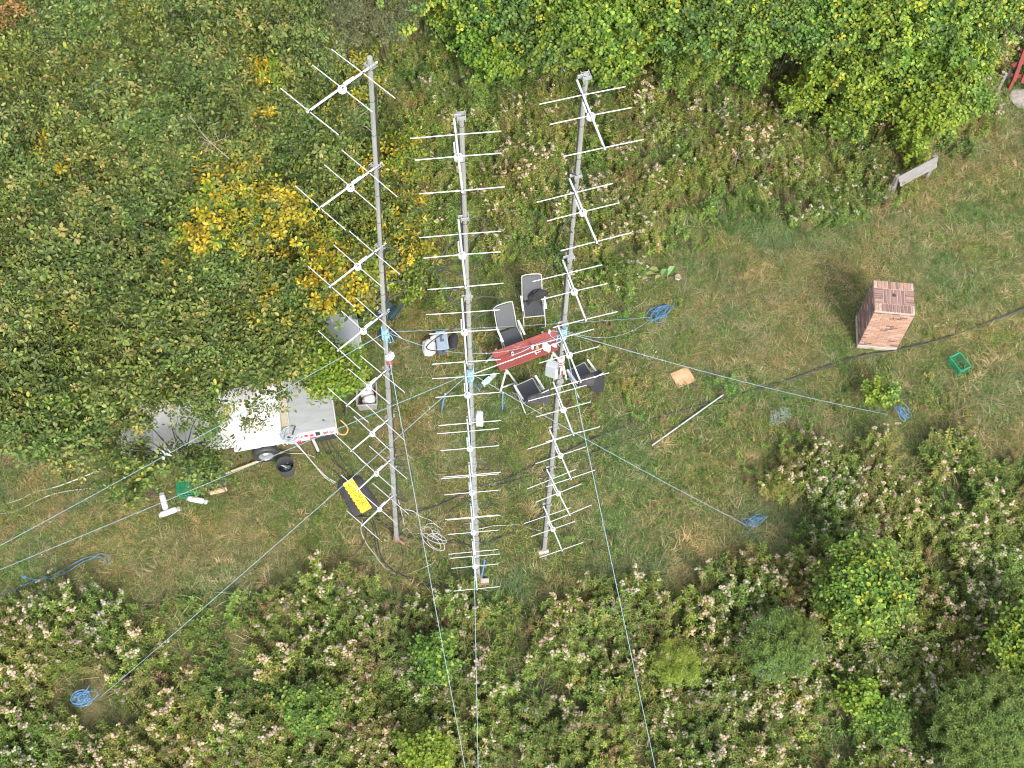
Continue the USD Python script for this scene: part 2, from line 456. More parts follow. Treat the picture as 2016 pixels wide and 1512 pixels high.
LM = {
    "tree": leaf_mat("olive_tree_leaf", [(0, (0.042, 0.082, 0.015)), (0.4, (0.112, 0.168, 0.032)), (0.75, (0.205, 0.262, 0.056)), (0.96, (0.31, 0.34, 0.10)), (1, (0.42, 0.38, 0.09))],
                     [(0, (0.18, 0.20, 0.05)), (0.6, (0.32, 0.30, 0.09)), (1, (0.48, 0.38, 0.10))], pscale=0.9, plo=0.56, phi=0.74),
    "tree_green": leaf_mat("fresh_tree_leaf", [(0, (0.045, 0.095, 0.016)), (0.5, (0.135, 0.200, 0.034)), (0.85, (0.25, 0.30, 0.055)), (1, (0.46, 0.42, 0.08))],
                           [(0, (0.20, 0.25, 0.04)), (1, (0.48, 0.42, 0.07))], pscale=0.9, plo=0.58, phi=0.75),
    "gold": leaf_mat("golden_leaf", [(0, (0.16, 0.17, 0.022)), (0.35, (0.42, 0.33, 0.022)), (0.8, (0.66, 0.47, 0.025)), (1, (0.74, 0.50, 0.08))],
                     [(0, (0.16, 0.18, 0.03)), (1, (0.40, 0.34, 0.05))], pscale=1.4, plo=0.60, phi=0.72),
    "lime": leaf_mat("yellow_green_leaf", [(0, (0.11, 0.21, 0.022)), (0.5, (0.24, 0.36, 0.035)), (1, (0.42, 0.47, 0.045))],
                     [(0, (0.10, 0.18, 0.022)), (1, (0.26, 0.34, 0.045))], pscale=0.9),
    "russet": leaf_mat("russet_leaf", [(0, (0.20, 0.12, 0.035)), (0.5, (0.40, 0.20, 0.06)), (1, (0.55, 0.34, 0.12))], [(0, (0.12, 0.15, 0.035)), (1, (0.30, 0.27, 0.07))], pscale=1.2),
    "hedge": leaf_mat("bright_hedge_leaf", [(0, (0.055, 0.130, 0.018)), (0.45, (0.150, 0.265, 0.034)), (0.8, (0.28, 0.395, 0.052)), (1, (0.43, 0.48, 0.055))],
                      [(0, (0.26, 0.35, 0.032)), (0.6, (0.44, 0.45, 0.04)), (1, (0.62, 0.54, 0.05))], pscale=0.5, plo=0.54, phi=0.66),
    "hedge_dark": leaf_mat("deep_hedge_leaf", [(0, (0.045, 0.110, 0.022)), (0.55, (0.125, 0.215, 0.045)), (1, (0.27, 0.36, 0.07))],
                           [(0, (0.20, 0.30, 0.05)), (1, (0.50, 0.50, 0.07))], pscale=0.6, plo=0.56, phi=0.7),
    "needle": leaf_mat("grey_green_leaf", [(0, (0.07, 0.095, 0.04)), (0.6, (0.17, 0.19, 0.08)), (1, (0.32, 0.31, 0.14))], var=0.4),
    "grass": leaf_mat("meadow_grass", [(0, (0.080, 0.150, 0.034)), (0.40, (0.155, 0.240, 0.056)), (0.68, (0.26, 0.315, 0.095)), (0.88, (0.42, 0.37, 0.16)), (1, (0.56, 0.45, 0.23))],
                      [(0, (0.27, 0.235, 0.095)), (0.5, (0.46, 0.365, 0.165)), (1, (0.63, 0.49, 0.27))], pscale=0.5, plo=0.46, phi=0.64, transl=0.25, spec=0.25, var=0.45),
    "straw": leaf_mat("dry_straw", [(0, (0.27, 0.19, 0.085)), (0.5, (0.48, 0.355, 0.18)), (1, (0.65, 0.52, 0.31))], transl=0.2, spec=0.3),
    "lush": leaf_mat("lush_grass", [(0, (0.065, 0.150, 0.032)), (0.6, (0.16, 0.265, 0.055)), (1, (0.33, 0.39, 0.10))], transl=0.3),
    "bluegrass": leaf_mat("blue_green_grass", [(0, (0.08, 0.155, 0.052)), (0.6, (0.19, 0.27, 0.11)), (1, (0.38, 0.41, 0.19))], transl=0.25),
    "forb": leaf_mat("forb_leaf", [(0, (0.075, 0.145, 0.024)), (0.45, (0.195, 0.285, 0.046)), (0.8, (0.33, 0.40, 0.075)), (1, (0.48, 0.46, 0.11))],
                     [(0, (0.18, 0.21, 0.045)), (0.5, (0.31, 0.305, 0.08)), (1, (0.43, 0.355, 0.12))], pscale=0.6, plo=0.50, phi=0.68),
    "forb_olive": leaf_mat("olive_forb_leaf", [(0, (0.105, 0.145, 0.030)), (0.5, (0.22, 0.255, 0.060)), (1, (0.38, 0.36, 0.11))], [(0, (0.20, 0.16, 0.06)), (1, (0.36, 0.27, 0.12))], pscale=0.9),
    "forb_brown": leaf_mat("withered_forb_leaf", [(0, (0.13, 0.085, 0.045)), (0.5, (0.27, 0.18, 0.09)), (1, (0.44, 0.30, 0.15))], [(0, (0.17, 0.17, 0.045)), (1, (0.36, 0.29, 0.10))], pscale=1.1),
    "clover": leaf_mat("low_leaf", [(0, (0.060, 0.135, 0.024)), (0.6, (0.155, 0.255, 0.042)), (1, (0.32, 0.40, 0.08))], [(0, (0.20, 0.23, 0.05)), (1, (0.42, 0.37, 0.10))], pscale=0.8),
    "silver": leaf_mat("silver_leaf", [(0, (0.22, 0.27, 0.20)), (1, (0.50, 0.54, 0.46))], var=0.3),
    "flower_yellow": leaf_mat("yellow_flower", [(0, (0.50, 0.40, 0.02)), (1, (0.60, 0.48, 0.03))], var=0.2),
    "flower_white": leaf_mat("white_flower", [(0, (0.55, 0.56, 0.48)), (1, (0.75, 0.75, 0.70))], var=0.2),
}

STORE = "/World/plant_cover"          # the undergrowth; every prototype of a plant lives inside it
UsdGeom.PointInstancer.Define(stage, STORE)
PROTO, PIECES = {}, {}


def colour(v, n, lm, r, k=None):
    """Per-vertex colours of n like pieces (plain and turned), one shade for each piece."""
    k = k or [len(v) // n] * n
    return np.repeat(shades(lm, n, r), k, 0), np.repeat(shades(lm, n, r, True), k, 0)


def proto(kind, pieces, r=None):
    """A plant piece, as one mesh: kept as arrays for growing larger ones, and as a prototype of its own. pieces: (vertices, faces, number of like leaves or their sizes, colours)."""
    r = r or rp
    vs, fs, c1, c2, n = [], [], [], [], 0
    for v, f, cnt, lm in pieces:
        k = cnt if isinstance(cnt, list) else None
        a, b = colour(v, len(k) if k else cnt, lm, r, k)
        vs.append(v); fs.append(f + n); c1.append(a); c2.append(b); n += len(v)
    p = (np.vstack(vs), np.vstack(fs), np.vstack(c1), np.vstack(c2), pieces[0][3]["var"])
    PIECES.setdefault(kind, []).append(p)
    store(kind, p[0], p[1], p[2])


def store(kind, v, f, c):
    path = f"{STORE}/{kind}_{len(PROTO.setdefault(kind, [])):02d}"
    usdkit.mesh(stage, path, (v, f), FOLIAGE)
    UsdGeom.PrimvarsAPI(stage.GetPrimAtPath(path)).CreatePrimvar("tint", Sdf.ValueTypeNames.Color3fArray, "vertex").Set(Vt.Vec3fArray.FromNumpy(np.asarray(c, np.float32)))
    PROTO[kind].append(path)


def compound(kind, members, turned=0.2):
    """Many pieces become one larger prototype, one mesh; members: (piece kind, position, rotation, scale)."""
    vs, fs, cs, n = [], [], [], 0
    for kd, p, R, sc in members:
        v, f, c1, c2, var = PIECES[kd][int(rp.integers(len(PIECES[kd])))]
        tn = 1 + var * .75 * rp.uniform(-1, 1)
        vs.append((v * sc) @ R.T + p); fs.append(f + n); cs.append(np.minimum((c2 if rp.random() < turned else c1) * tn, .78)); n += len(v)
    store(kind, np.vstack(vs), np.vstack(fs), np.vstack(cs))


def joined(parts):
    n, vs, fs = 0, [], []
    for v, f in parts:
        vs.append(v); fs.append(f + n); n += len(v)
    return np.vstack(vs), np.vstack(fs)


def sprig(kind, r, mt, L, W, n, length, up=0.5, wide=0.55, spread=0.9, stem=plain((.2, .17, .13))):
    """A twig along +z with leaves around it, bent a little."""
    bend = r.normal(0, 0.25, 2)
    t = np.sort(r.uniform(0.12, 1.0, n)); t[-2:] = 1.0
    ax = lambda t: np.stack([bend[0] * t**2 * length, bend[1] * t**2 * length, t * length], 1)
    base = ax(t)
    a = np.arange(n) * 2.4 + r.uniform(0, 6) + r.normal(0, 0.3, n)
    e = r.uniform(-0.1, 0.9, n) * up + (t > 0.93) * 0.5
    d = np.stack([np.cos(a) * np.cos(e), np.sin(a) * np.cos(e), np.sin(e)], 1)
    base = base + d * (0.015 + 0.03 * r.random((n, 1)))
    upv = unit(np.array([0, 0, 1.0]) + r.normal(0, 0.35, (n, 3)) * spread)
    k = r.uniform(0.65, 1.15, n)
    v, f = leaves(base, d, upv, L * k, W * k, droop=0.2, wide=wide)
    sm = MB().tube(ax(np.linspace(-0.1, 0.95, 4)), [0.005, 0.0045, 0.003, 0.0015], 4, False)
    proto(kind, [(v, f, n, mt), (*sm.out(), 1, stem)])


rp = np.random.default_rng(5)
for k, mt in (("tree", LM["tree"]), ("tree_green", LM["tree_green"]), ("gold", LM["gold"]), ("lime_tree", LM["lime"]), ("russet", LM["russet"])):
    for _ in range(5):
        sprig(k, rp, mt, 0.095, 0.058, 17, rp.uniform(0.22, 0.36), up=0.6)
for k, mt in (("hedge", LM["hedge"]), ("hedge_dark", LM["hedge_dark"]), ("lime", LM["lime"])):
    for _ in range(5):
        sprig(k, rp, mt, 0.098, 0.084, 22, rp.uniform(0.4, 0.65), up=0.5, wide=0.5)
for _ in range(4):
    sprig("needle", rp, LM["needle"], 0.075, 0.018, 46, rp.uniform(0.3, 0.45), up=0.7)
for _ in range(4):
    sprig("fine", rp, LM["clover"], 0.06, 0.022, 44, rp.uniform(0.3, 0.45), up=0.7)
for _ in range(3):
    sprig("silver", rp, LM["silver"], 0.09, 0.022, 16, rp.uniform(0.2, 0.3), up=0.5)
for _ in range(3):
    sprig("fern", rp, LM["lime"], 0.06, 0.015, 60, rp.uniform(0.45, 0.6), up=0.4)


def tuft(kind, r, mt, n, L, W, rad, lean, bend):
    a = r.uniform(0, 2 * np.pi, n); q = rad * np.sqrt(r.random(n))
    base = np.stack([q * np.cos(a), q * np.sin(a), np.zeros(n)], 1)
    b = a + r.normal(0, 0.9, n)
    e = r.uniform(*lean, n)
    d = np.stack([np.cos(b) * np.cos(e), np.sin(b) * np.cos(e), np.sin(e)], 1)
    v, f = blades(base, d, r.uniform(*L, n), r.uniform(*W, n), r.uniform(*bend, n), r)
    proto(kind, [(v, f, n, mt)])


for _ in range(6):
    tuft("grass", rp, LM["grass"], 34, (0.08, 0.24), (0.008, 0.016), 0.15, (0.15, 1.25), (0.5, 1.9))
for _ in range(4):
    tuft("grass", rp, LM["grass"], 26, (0.12, 0.32), (0.009, 0.018), 0.18, (0.05, 0.9), (0.5, 1.6))
for _ in range(4):
    tuft("straw", rp, LM["straw"], 18, (0.14, 0.38), (0.007, 0.013), 0.16, (0.05, 0.6), (0.3, 1.2))
for _ in range(3):
    tuft("lush", rp, LM["lush"], 40, (0.10, 0.26), (0.007, 0.012), 0.12, (0.3, 1.3), (0.6, 1.8))
for _ in range(3):
    tuft("bluegrass", rp, LM["bluegrass"], 60, (0.25, 0.55), (0.007, 0.011), 0.14, (0.4, 1.3), (1.0, 2.4))
for _ in range(3):
    tuft("tall_straw", rp, LM["straw"], 26, (0.3, 0.6), (0.005, 0.008), 0.14, (0.3, 1.2), (0.8, 2.0))
for _ in range(4):
    n = 34
    a = rp.uniform(0, 2 * np.pi, n); q = 0.17 * np.sqrt(rp.random(n))
    base = np.stack([q * np.cos(a), q * np.sin(a), rp.uniform(0.02, 0.10, n)], 1)
    v, f = leaves(base, ring(n, rp, -0.1, 0.5), unit(np.array([0, 0, 1.0]) + rp.normal(0, .3, (n, 3))), rp.uniform(0.025, 0.06, n), rp.uniform(0.018, 0.035, n))
    proto("clover", [(v, f, n, LM["clover"])])


def forb(kind, r, mt, h, stems, whorls, L, W, head=0, rad=0.13, nper=5, flower=None, one=False, share=.5):
    lf, st, hd = [], MB(), MB()
    for s in range(stems):
        a = r.uniform(0, 6.28); q = rad * math.sqrt(r.random())
        b0 = np.array([q * math.cos(a), q * math.sin(a), 0])
        lean = np.array([math.cos(a), math.sin(a), 0]) * r.uniform(0.05, 0.3) + r.normal(0, 0.05, 3) * [1, 1, 0]
        hh = h * r.uniform(0.72, 1.08)
        ax = lambda t: b0 + np.outer(t, [0, 0, hh]) + np.outer(t**1.6, lean * hh)
        st.tube(ax(np.linspace(0, 1, 4)), [0.006, 0.005, 0.004, 0.003], 4, False)
        t = np.repeat(np.linspace(0.25, 0.98, whorls), nper)
        n = len(t)
        ang = np.arange(n) * (2 * np.pi / nper) + np.repeat(np.arange(whorls) * 0.7, nper) + r.normal(0, 0.25, n)
        e = r.uniform(-0.15, 0.45, n) + (t > 0.85) * 0.35
        d = np.stack([np.cos(ang) * np.cos(e), np.sin(ang) * np.cos(e), np.sin(e)], 1)
        k = r.uniform(0.75, 1.15, n) * (1.05 - 0.45 * t)
        lf.append(leaves(ax(t) + d * 0.012, d, unit(np.array([0, 0, 1.0]) + r.normal(0, .25, (n, 3))), L * k, W * k, droop=0.3, wide=0.45))
        if head and (not one or r.random() < share or s == 0):
            top = ax(np.array([1.0]))[0]
            for _ in range(r.integers(head - 2, head + 3)):
                c = top + np.append(r.normal(0, 0.027, 2), r.uniform(0.0, 0.05))
                hd.blob(c, r.uniform(0.016, 0.032) * np.array([1, 1, 0.75]), None, 1, 0.6, 3.0, int(r.integers(999)))
    lv, lfc = joined(lf)
    pcs = [(lv, lfc, len(lv) // 7, mt), (*st.out(), [len(x) for x in st.v], plain((.17, .12, .065)))]
    if head:
        pcs.append((*hd.out(), [len(x) for x in hd.v], flower or M["seed"]))
    proto(kind, pcs)


for _ in range(6):
    forb("agrimony", rp, LM["forb"], 0.72, 6, 6, 0.118, 0.042, head=5, one=True, share=.45)
for _ in range(5):
    forb("agrimony_plain", rp, LM["forb"], 0.62, 6, 6, 0.125, 0.045)
for _ in range(4):
    forb("agrimony_olive", rp, LM["forb_olive"], 0.64, 6, 6, 0.105, 0.036)
for _ in range(4):
    forb("withered", rp, LM["forb_brown"], 0.55, 6, 6, 0.085, 0.024)
for _ in range(4):
    forb("broadleaf", rp, LM["clover"], 0.4, 5, 4, 0.12, 0.075, nper=4)
for _ in range(3):
    forb("limeleaf", rp, LM["lime"], 0.45, 4, 5, 0.10, 0.06, nper=4)
for _ in range(2):
    forb("goldenrod", rp, LM["forb"], 0.55, 3, 6, 0.10, 0.02, head=5, flower=LM["flower_yellow"])
for _ in range(2):
    forb("whiteflower", rp, LM["clover"], 0.18, 2, 3, 0.05, 0.03, head=3, rad=0.08, flower=LM["flower_white"])


def upright1(r, tilt):
    z = unit(np.array([r.normal(0, tilt), r.normal(0, tilt), 1.0])); a = r.uniform(0, 6.283)
    x = unit(np.cross([math.cos(a), math.sin(a), 0.3], z))
    return np.stack([x, np.cross(z, x), z], 1)


def zup(z, r):
    z = unit(np.asarray(z, float)); x = unit(np.cross(unit(r.normal(0, 1, 3)), z))
    return np.stack([x, np.cross(z, x), z], 1)


def bough(kind, n=18, rad=0.46, flat=0.62, up=0.45, turned=0.15):
    """A leafy branch end: sprigs fanned over a small dome."""
    mem = []
    for _ in range(n):
        d = unit(rp.normal(0, 1, 3)); d[2] = abs(d[2]) * (1 if rp.random() < .85 else -.5)
        p = d * rad * rp.uniform(.45, 1.05) * np.array([1, 1, flat])
        mem.append((kind, p, zup(d * .8 + [0, 0, up] + rp.normal(0, .3, 3), rp), rp.uniform(.8, 1.2)))
    compound(kind + "_bough", mem, turned)


for k in ("tree", "tree_green", "gold", "lime_tree", "russet", "needle"):
    for q in range(6):
        bough(k, turned=(0, 0, .04, .08, .14, .28)[q])
for k in ("hedge", "hedge_dark", "lime"):
    for q in range(6):
        bough(k, 13, .48, .8, .9, (0, 0, .04, .08, .15, .3)[q])


def turf(kind, rad, counts, turned=.2):
    mem = []
    for kd, n, sc in counts:
        for _ in range(n):
            a, q = rp.uniform(0, 6.283), rad * math.sqrt(rp.random())
            mem.append((kd, np.array([q * math.cos(a), q * math.sin(a), 0.0]), upright1(rp, .14), rp.uniform(*sc)))
    compound(kind, mem, turned)


for _ in range(5):
    turf("lawn_green", .58, [("grass", 30, (.65, 1.1)), ("straw", 2, (.6, 1.0)), ("lush", 4, (.6, 1.0)), ("clover", 6, (.7, 1.1)), ("broadleaf", 1, (.25, .5))])
    turf("lawn_dry", .58, [("grass", 28, (.6, 1.05)), ("straw", 8, (.6, 1.1)), ("clover", 4, (.7, 1.0))], .42)
    turf("lawn_worn", .58, [("grass", 24, (.5, .85)), ("straw", 4, (.5, .9)), ("clover", 5, (.5, .8))], .22)
    turf("lawn_weedy", .58, [("grass", 24, (.7, 1.2)), ("straw", 4, (.7, 1.2)), ("clover", 12, (.8, 1.2)), ("broadleaf", 3, (.3, .6)), ("withered", 2, (.3, .6)), ("bluegrass", 2, (.4, .7))])
    under = [("clover", 9, (.9, 1.4)), ("grass", 7, (1.0, 1.7)), ("straw", 4, (.9, 1.4))]
    turf("meadow_heads", .52, under + [("agrimony", 5, (.8, 1.1)), ("agrimony_olive", 2, (.75, 1.05)), ("agrimony_plain", 5, (.7, 1.0)), ("broadleaf", 1, (.9, 1.3))], .22)
    turf("meadow_olive", .52, under + [("agrimony_olive", 4, (.7, 1.05)), ("agrimony", 3, (.75, 1.05)), ("withered", 1, (.8, 1.1)), ("agrimony_plain", 4, (.7, 1.0))], .2)
    turf("meadow_green", .52, under + [("agrimony_plain", 8, (.65, 1.05)), ("agrimony", 2, (.7, 1.05)), ("broadleaf", 3, (.8, 1.3))])
    turf("meadow_low", .52, under + [("broadleaf", 6, (.6, 1.2)), ("withered", 1, (.6, 1.0)), ("agrimony_plain", 3, (.5, .8)), ("limeleaf", 1, (.6, 1.0)), ("bluegrass", 2, (.5, .9))])
    turf("meadow_gap", .52, under + [("tall_straw", 2, (.6, 1.0)), ("bluegrass", 3, (.5, .9)), ("straw", 4, (.9, 1.3)), ("grass", 8, (1.0, 1.6)), ("broadleaf", 5, (.5, .9)), ("agrimony_plain", 2, (.4, .7))])
    turf("forest_floor", .55, [("clover", 14, (.9, 1.5)), ("grass", 8, (.9, 1.6)), ("broadleaf", 3, (.6, 1.2))])


def quats(R):
    from scipy.spatial.transform import Rotation
    q = Rotation.from_matrix(R).as_quat()          # x y z w
    return q


def fill(inst, items):
    """items: list of (prototype paths, positions, rotation matrices, scales)."""
    targets, pi, pos, ori, scl = [], [], [], [], []
    for paths, p, R, s in items:
        if not len(p):
            continue
        ids = []
        for x in paths:
            if x not in targets:
                targets.append(x)
            ids.append(targets.index(x))
        pi.append(np.array(ids)[rng.integers(0, len(ids), len(p))])
        pos.append(p); ori.append(quats(R)); scl.append(np.broadcast_to(np.asarray(s, float).reshape(len(p), -1), (len(p), 3)))
    pi, pos, ori, scl = map(np.concatenate, (pi, pos, ori, scl))
    inst.CreatePrototypesRel().SetTargets([Sdf.Path(t) for t in targets])
    inst.CreateProtoIndicesAttr(Vt.IntArray.FromNumpy(pi.astype(np.int32)))
    inst.CreatePositionsAttr(Vt.Vec3fArray.FromNumpy(pos.astype(np.float32)))
    inst.CreateScalesAttr(Vt.Vec3fArray.FromNumpy(scl.astype(np.float32)))
    inst.CreateOrientationsAttr(Vt.QuathArray([Gf.Quath(float(w), float(x), float(y), float(z)) for x, y, z, w in ori]))
    return len(pos)


def upright(n, tilt=0.12, r=None):
    r = r or rng
    a = r.uniform(0, 2 * np.pi, n)
    ca, sa = np.cos(a), np.sin(a)
    R = np.zeros((n, 3, 3)); R[:, 0, 0] = ca; R[:, 0, 1] = -sa; R[:, 1, 0] = sa; R[:, 1, 1] = ca; R[:, 2, 2] = 1
    z = unit(np.stack([r.normal(0, tilt, n), r.normal(0, tilt, n), np.ones(n)], 1))
    x = unit(R[:, :, 0] - z * (R[:, :, 0] * z).sum(1, keepdims=True))
    return np.stack([x, np.cross(z, x), z], 2)


def along(z, r):
    z = unit(z); ref = unit(r.normal(0, 1, z.shape))
    x = unit(np.cross(ref, z))
    return np.stack([x, np.cross(z, x), z], 2)


# ------------------------------------------------------------------ the ground
def height(x, y):
    q = np.stack([np.asarray(x) * 0.55, np.asarray(y) * 0.55, np.zeros_like(np.asarray(x, float))], -1)
    return 0.10 * (meshkit.fbm(q + 31.7, 3, 4) - 0.5) * 0.5


def make_ground():
    xs = np.concatenate([[-420, -150, -60], np.arange(-26, 26.01, 0.3), [60, 150, 420]])
    ys = np.concatenate([[-420, -120, -30], np.arange(-4, 40.01, 0.3), [70, 160, 420]])
    X, Y = np.meshgrid(xs, ys, indexing="ij")
    Z = height(X, Y) - 0.012
    v = np.stack([X, Y, Z], -1).reshape(-1, 3)
    nx, ny = len(xs), len(ys)
    i, j = np.meshgrid(np.arange(nx - 1), np.arange(ny - 1), indexing="ij")
    a = (i * ny + j).ravel()
    f = np.vstack([np.stack([a, a + ny, a + ny + 1], 1), np.stack([a, a + ny + 1, a + 1], 1)])
    gm = usdkit.material(stage, "/World/Looks/turf", {
        "g": ("geometry", {}),
        "n1": ("noise_texture", {"scale": 0.5, "detail": 6.0, "roughness": 0.65}),
        "n2": ("noise_texture", {"scale": 22.0, "detail": 5.0, "roughness": 0.7}),
        "n3": ("noise_texture", {"scale": 70.0, "detail": 1.0}),
        "r1": ("rgb_ramp", {"ramp": [(0.35, (0.06, 0.075, 0.023)), (0.5, (0.10, 0.10, 0.04)), (0.65, (0.17, 0.135, 0.07))]}),
        "r2": ("rgb_ramp", {"ramp": [(0.32, (0.04, 0.033, 0.017)), (0.5, (0.085, 0.09, 0.035)), (0.66, (0.20, 0.165, 0.08))]}),
        "mx": ("mix", {"fac": 0.55}), "b": ("bump", {"strength": 0.8, "distance": 0.03}), "p": ("principled_bsdf", {"roughness": 0.95, "specular_ior_level": 0.1})},
        [("g.position", "n1.vector"), ("g.position", "n2.vector"), ("g.position", "n3.vector"), ("n1.fac", "r1.fac"), ("n2.fac", "r2.fac"), ("r1.color", "mx.color1"), ("r2.color", "mx.color2"),
         ("mx.color", "p.base_color"), ("n3.fac", "b.height"), ("b.normal", "p.normal")], surface="p.BSDF")
    usdkit.mesh(stage, "/World/ground", (v, f), gm, smooth=True)
    tag(stage.GetPrimAtPath("/World/ground"), "uneven turf of green and straw coloured grass", "ground", kind="structure")


make_ground()

# zones of the place, traced as outlines on the ground
FOREST = [(-400, 860), (0, 880), (120, 880), (210, 945), (430, 950), (480, 860), (640, 740), (680, 640), (760, 540), (830, 420), (820, 330), (770, 230), (760, 120), (690, 60), (690, -400), (-900, -400)]
MEADOW_TOP = [(690, 40), (760, 230), (790, 440), (790, 560), (850, 590), (960, 560), (1010, 520), (1120, 560), (1200, 600), (1300, 560), (1340, 500), (1420, 470), (1560, 450), (1730, 400), (1850, 340), (1950, 250), (1980, 190), (2300, 120), (2300, -300), (690, -300)]
MEADOW_BOTTOM = [(-300, 1240), (0, 1225), (180, 1215), (380, 1200), (520, 1180), (640, 1165), (800, 1165), (900, 1190), (1000, 1195), (1120, 1180), (1200, 1160), (1330, 1140), (1440, 1090), (1510, 1050), (1490, 970), (1560, 890), (1640, 865), (1720, 830), (1800, 840), (1930, 900), (2050, 930), (2400, 950), (2400, 2200), (-500, 2200)]


def cloud(n, spread=(17.5, 4.0, 33.0)):
    return np.stack([rng.uniform(-spread[0], spread[0], n), rng.uniform(spread[1], spread[2], n)], 1)


def in_view(pts, margin=90, z=0.0):
    p = pix(np.column_stack([pts, np.full(len(pts), z)]))
    return (p[:, 0] > -margin) & (p[:, 0] < 2016 + margin) & (p[:, 1] > -margin - 120) & (p[:, 1] < 1512 + margin), p


BLOCK = []           # outlines of things that lie flat on the ground: nothing grows through them


def on_ground(p2, dz=0.0):
    return np.column_stack([p2, height(p2[:, 0], p2[:, 1]) + dz])


def grow_cover():
    items = []
    BLOCK.extend(BLOCK_COIL)
    BLOCK.append([(1268, 522), (1350, 520), (1350, 556), (1268, 556)])

    def put(p2, kind, s, tilt=0.04, dz=0.0):
        n = len(p2)
        items.append((PROTO[kind], on_ground(p2, dz), upright(n, tilt), rng.uniform(s[0], s[1], (n, 1))))

    gx, gy = np.meshgrid(np.arange(-17.6, 17.6, 0.68), np.arange(3.6, 33.5, 0.68), indexing="ij")
    pts = np.column_stack([gx.ravel(), gy.ravel()]) + rng.uniform(-.26, .26, (gx.size, 2))
    ok, px = in_view(pts); pts, px = pts[ok], px[ok]
    near = np.zeros(len(pts), bool)                     # cells that touch something lying flat: grown tuft by tuft around it
    ring_ = [np.array([.66 * math.cos(a), .66 * math.sin(a)]) for a in np.linspace(0, 6.283, 9)[:-1]] + [np.zeros(2), np.array([.33, 0]), np.array([-.33, 0]), np.array([0, .33]), np.array([0, -.33])]
    for o in ring_:
        pp = pix(np.column_stack([pts + o, np.zeros(len(pts))]))
        for poly in BLOCK:
            near |= inside(pp, poly)
    forest, top, bot = inside(px, FOREST), inside(px, MEADOW_TOP), inside(px, MEADOW_BOTTOM)
    q3 = np.column_stack([pts * 0.45, np.zeros(len(pts))])
    dry = meshkit.fbm(q3 + 5.1, 4, 8)
    wild = meshkit.fbm(q3 * 1.6 + 15.1, 4, 18)
    rich = meshkit.fbm(q3 * 1.1 + 45.0, 3, 28)
    mix = rng.random(len(pts))
    worn = inside(px, [(1480, 500), (1700, 440), (2100, 300), (2100, 640), (1880, 700), (1500, 760), (1300, 760), (1200, 660)]) | inside(px, [(0, 1000), (420, 980), (620, 900), (900, 800), (1250, 800), (1250, 1050), (760, 1120), (300, 1190), (0, 1200)])
    lawn = ~(forest | top | bot) & ~near
    d = dry + .08 * (mix - .5)
    put(pts[lawn & worn & (d > .53)], "lawn_dry", (.8, 1.0))
    put(pts[lawn & worn & (d <= .53) & (d > .42)], "lawn_worn", (.85, 1.1))
    put(pts[lawn & worn & (d <= .42)], "lawn_green", (.8, 1.0))
    put(pts[lawn & ~worn & (d > .56)], "lawn_dry", (.9, 1.15))
    put(pts[lawn & ~worn & (d <= .56) & (wild > .52)], "lawn_weedy", (.85, 1.1))
    put(pts[lawn & ~worn & (d <= .56) & (wild <= .52)], "lawn_green", (.9, 1.15))
    put(pts[forest & ~near & (rng.random(len(pts)) < .75)], "forest_floor", (.9, 1.2))
    low = (top | bot) & ~near
    gap = wild < np.where(bot, .385, .36)
    put(pts[low & gap], "meadow_gap", (.8, 1.1))
    u = rich + .14 * (mix - .5)
    right_top = top & (px[:, 0] > 1000)
    a = low & ~gap
    hd = a & (bot & (u > .47) | right_top & (u > .50))
    put(pts[hd & (mix < .68)], "meadow_heads", (.85, 1.1))
    put(pts[hd & (mix >= .68)], "meadow_olive", (.85, 1.1))
    rest = a & ~hd
    put(pts[rest & (mix < .36)], "meadow_green", (.75, 1.05))
    put(pts[rest & (mix >= .36) & (mix < .68)], "meadow_olive", (.75, 1.05))
    put(pts[rest & (mix >= .68)], "meadow_low", (.8, 1.1))
    # single tufts around the things on the ground
    sp = cloud(60000); ok, sx = in_view(sp); sp, sx = sp[ok], sx[ok]
    cell = np.zeros(len(sp), bool); blocked = np.zeros(len(sp), bool)
    from scipy.spatial import cKDTree
    if near.any():
        cell = cKDTree(pts[near]).query(sp)[0] < .42
    for poly in BLOCK:
        blocked |= inside(sx, poly)
    mx = rng.random(len(sp))
    lone = cell & ~blocked
    for kd, a0, a1, sc in (("grass", 0, .62, (.6, 1.0)), ("straw", .62, .80, (.6, 1.0)), ("lush", .80, .86, (.6, 1.0)), ("clover", .86, .96, (.7, 1.1)), ("broadleaf", .96, .975, (.3, .5))):
        put(sp[lone & (mx >= a0) & (mx < a1)], kd, sc, .12)
    w = cloud(260); ok, wx = in_view(w); w, wx = w[ok], wx[ok]
    put(w[~(inside(wx, FOREST))], "whiteflower", (.25, .5), .1)
    # rough strip between meadow and lawn
    for c, wd, nn in (((1520, 1040), 60, 26), ((1600, 420), 60, 30), ((1450, 480), 90, 30), ((1250, 1120), 80, 20), ((1700, 870), 80, 26), ((1120, 1150), 60, 16), ((60, 960), 90, 40), ((120, 920), 60, 26), ((1380, 560), 90, 20), ((1560, 930), 60, 30)):
        pp = rng.normal(0, 1, (nn, 2)) * wd * [1, 0.5] + c
        g3 = np.array([P(*x) for x in pp])
        items.append((PROTO["bluegrass"] + PROTO["tall_straw"] * (2 if c[0] < 300 else 1), on_ground(g3[:, :2]), upright(nn, 0.2), rng.uniform(0.6, 1.1, (nn, 1))))
    n = fill(UsdGeom.PointInstancer(stage.GetPrimAtPath(STORE)), items)
    tag(stage.GetPrimAtPath(STORE), "grass, dry straw, low weeds and pink-beige seed-headed meadow plants covering the ground", "undergrowth", kind="stuff")
    return n


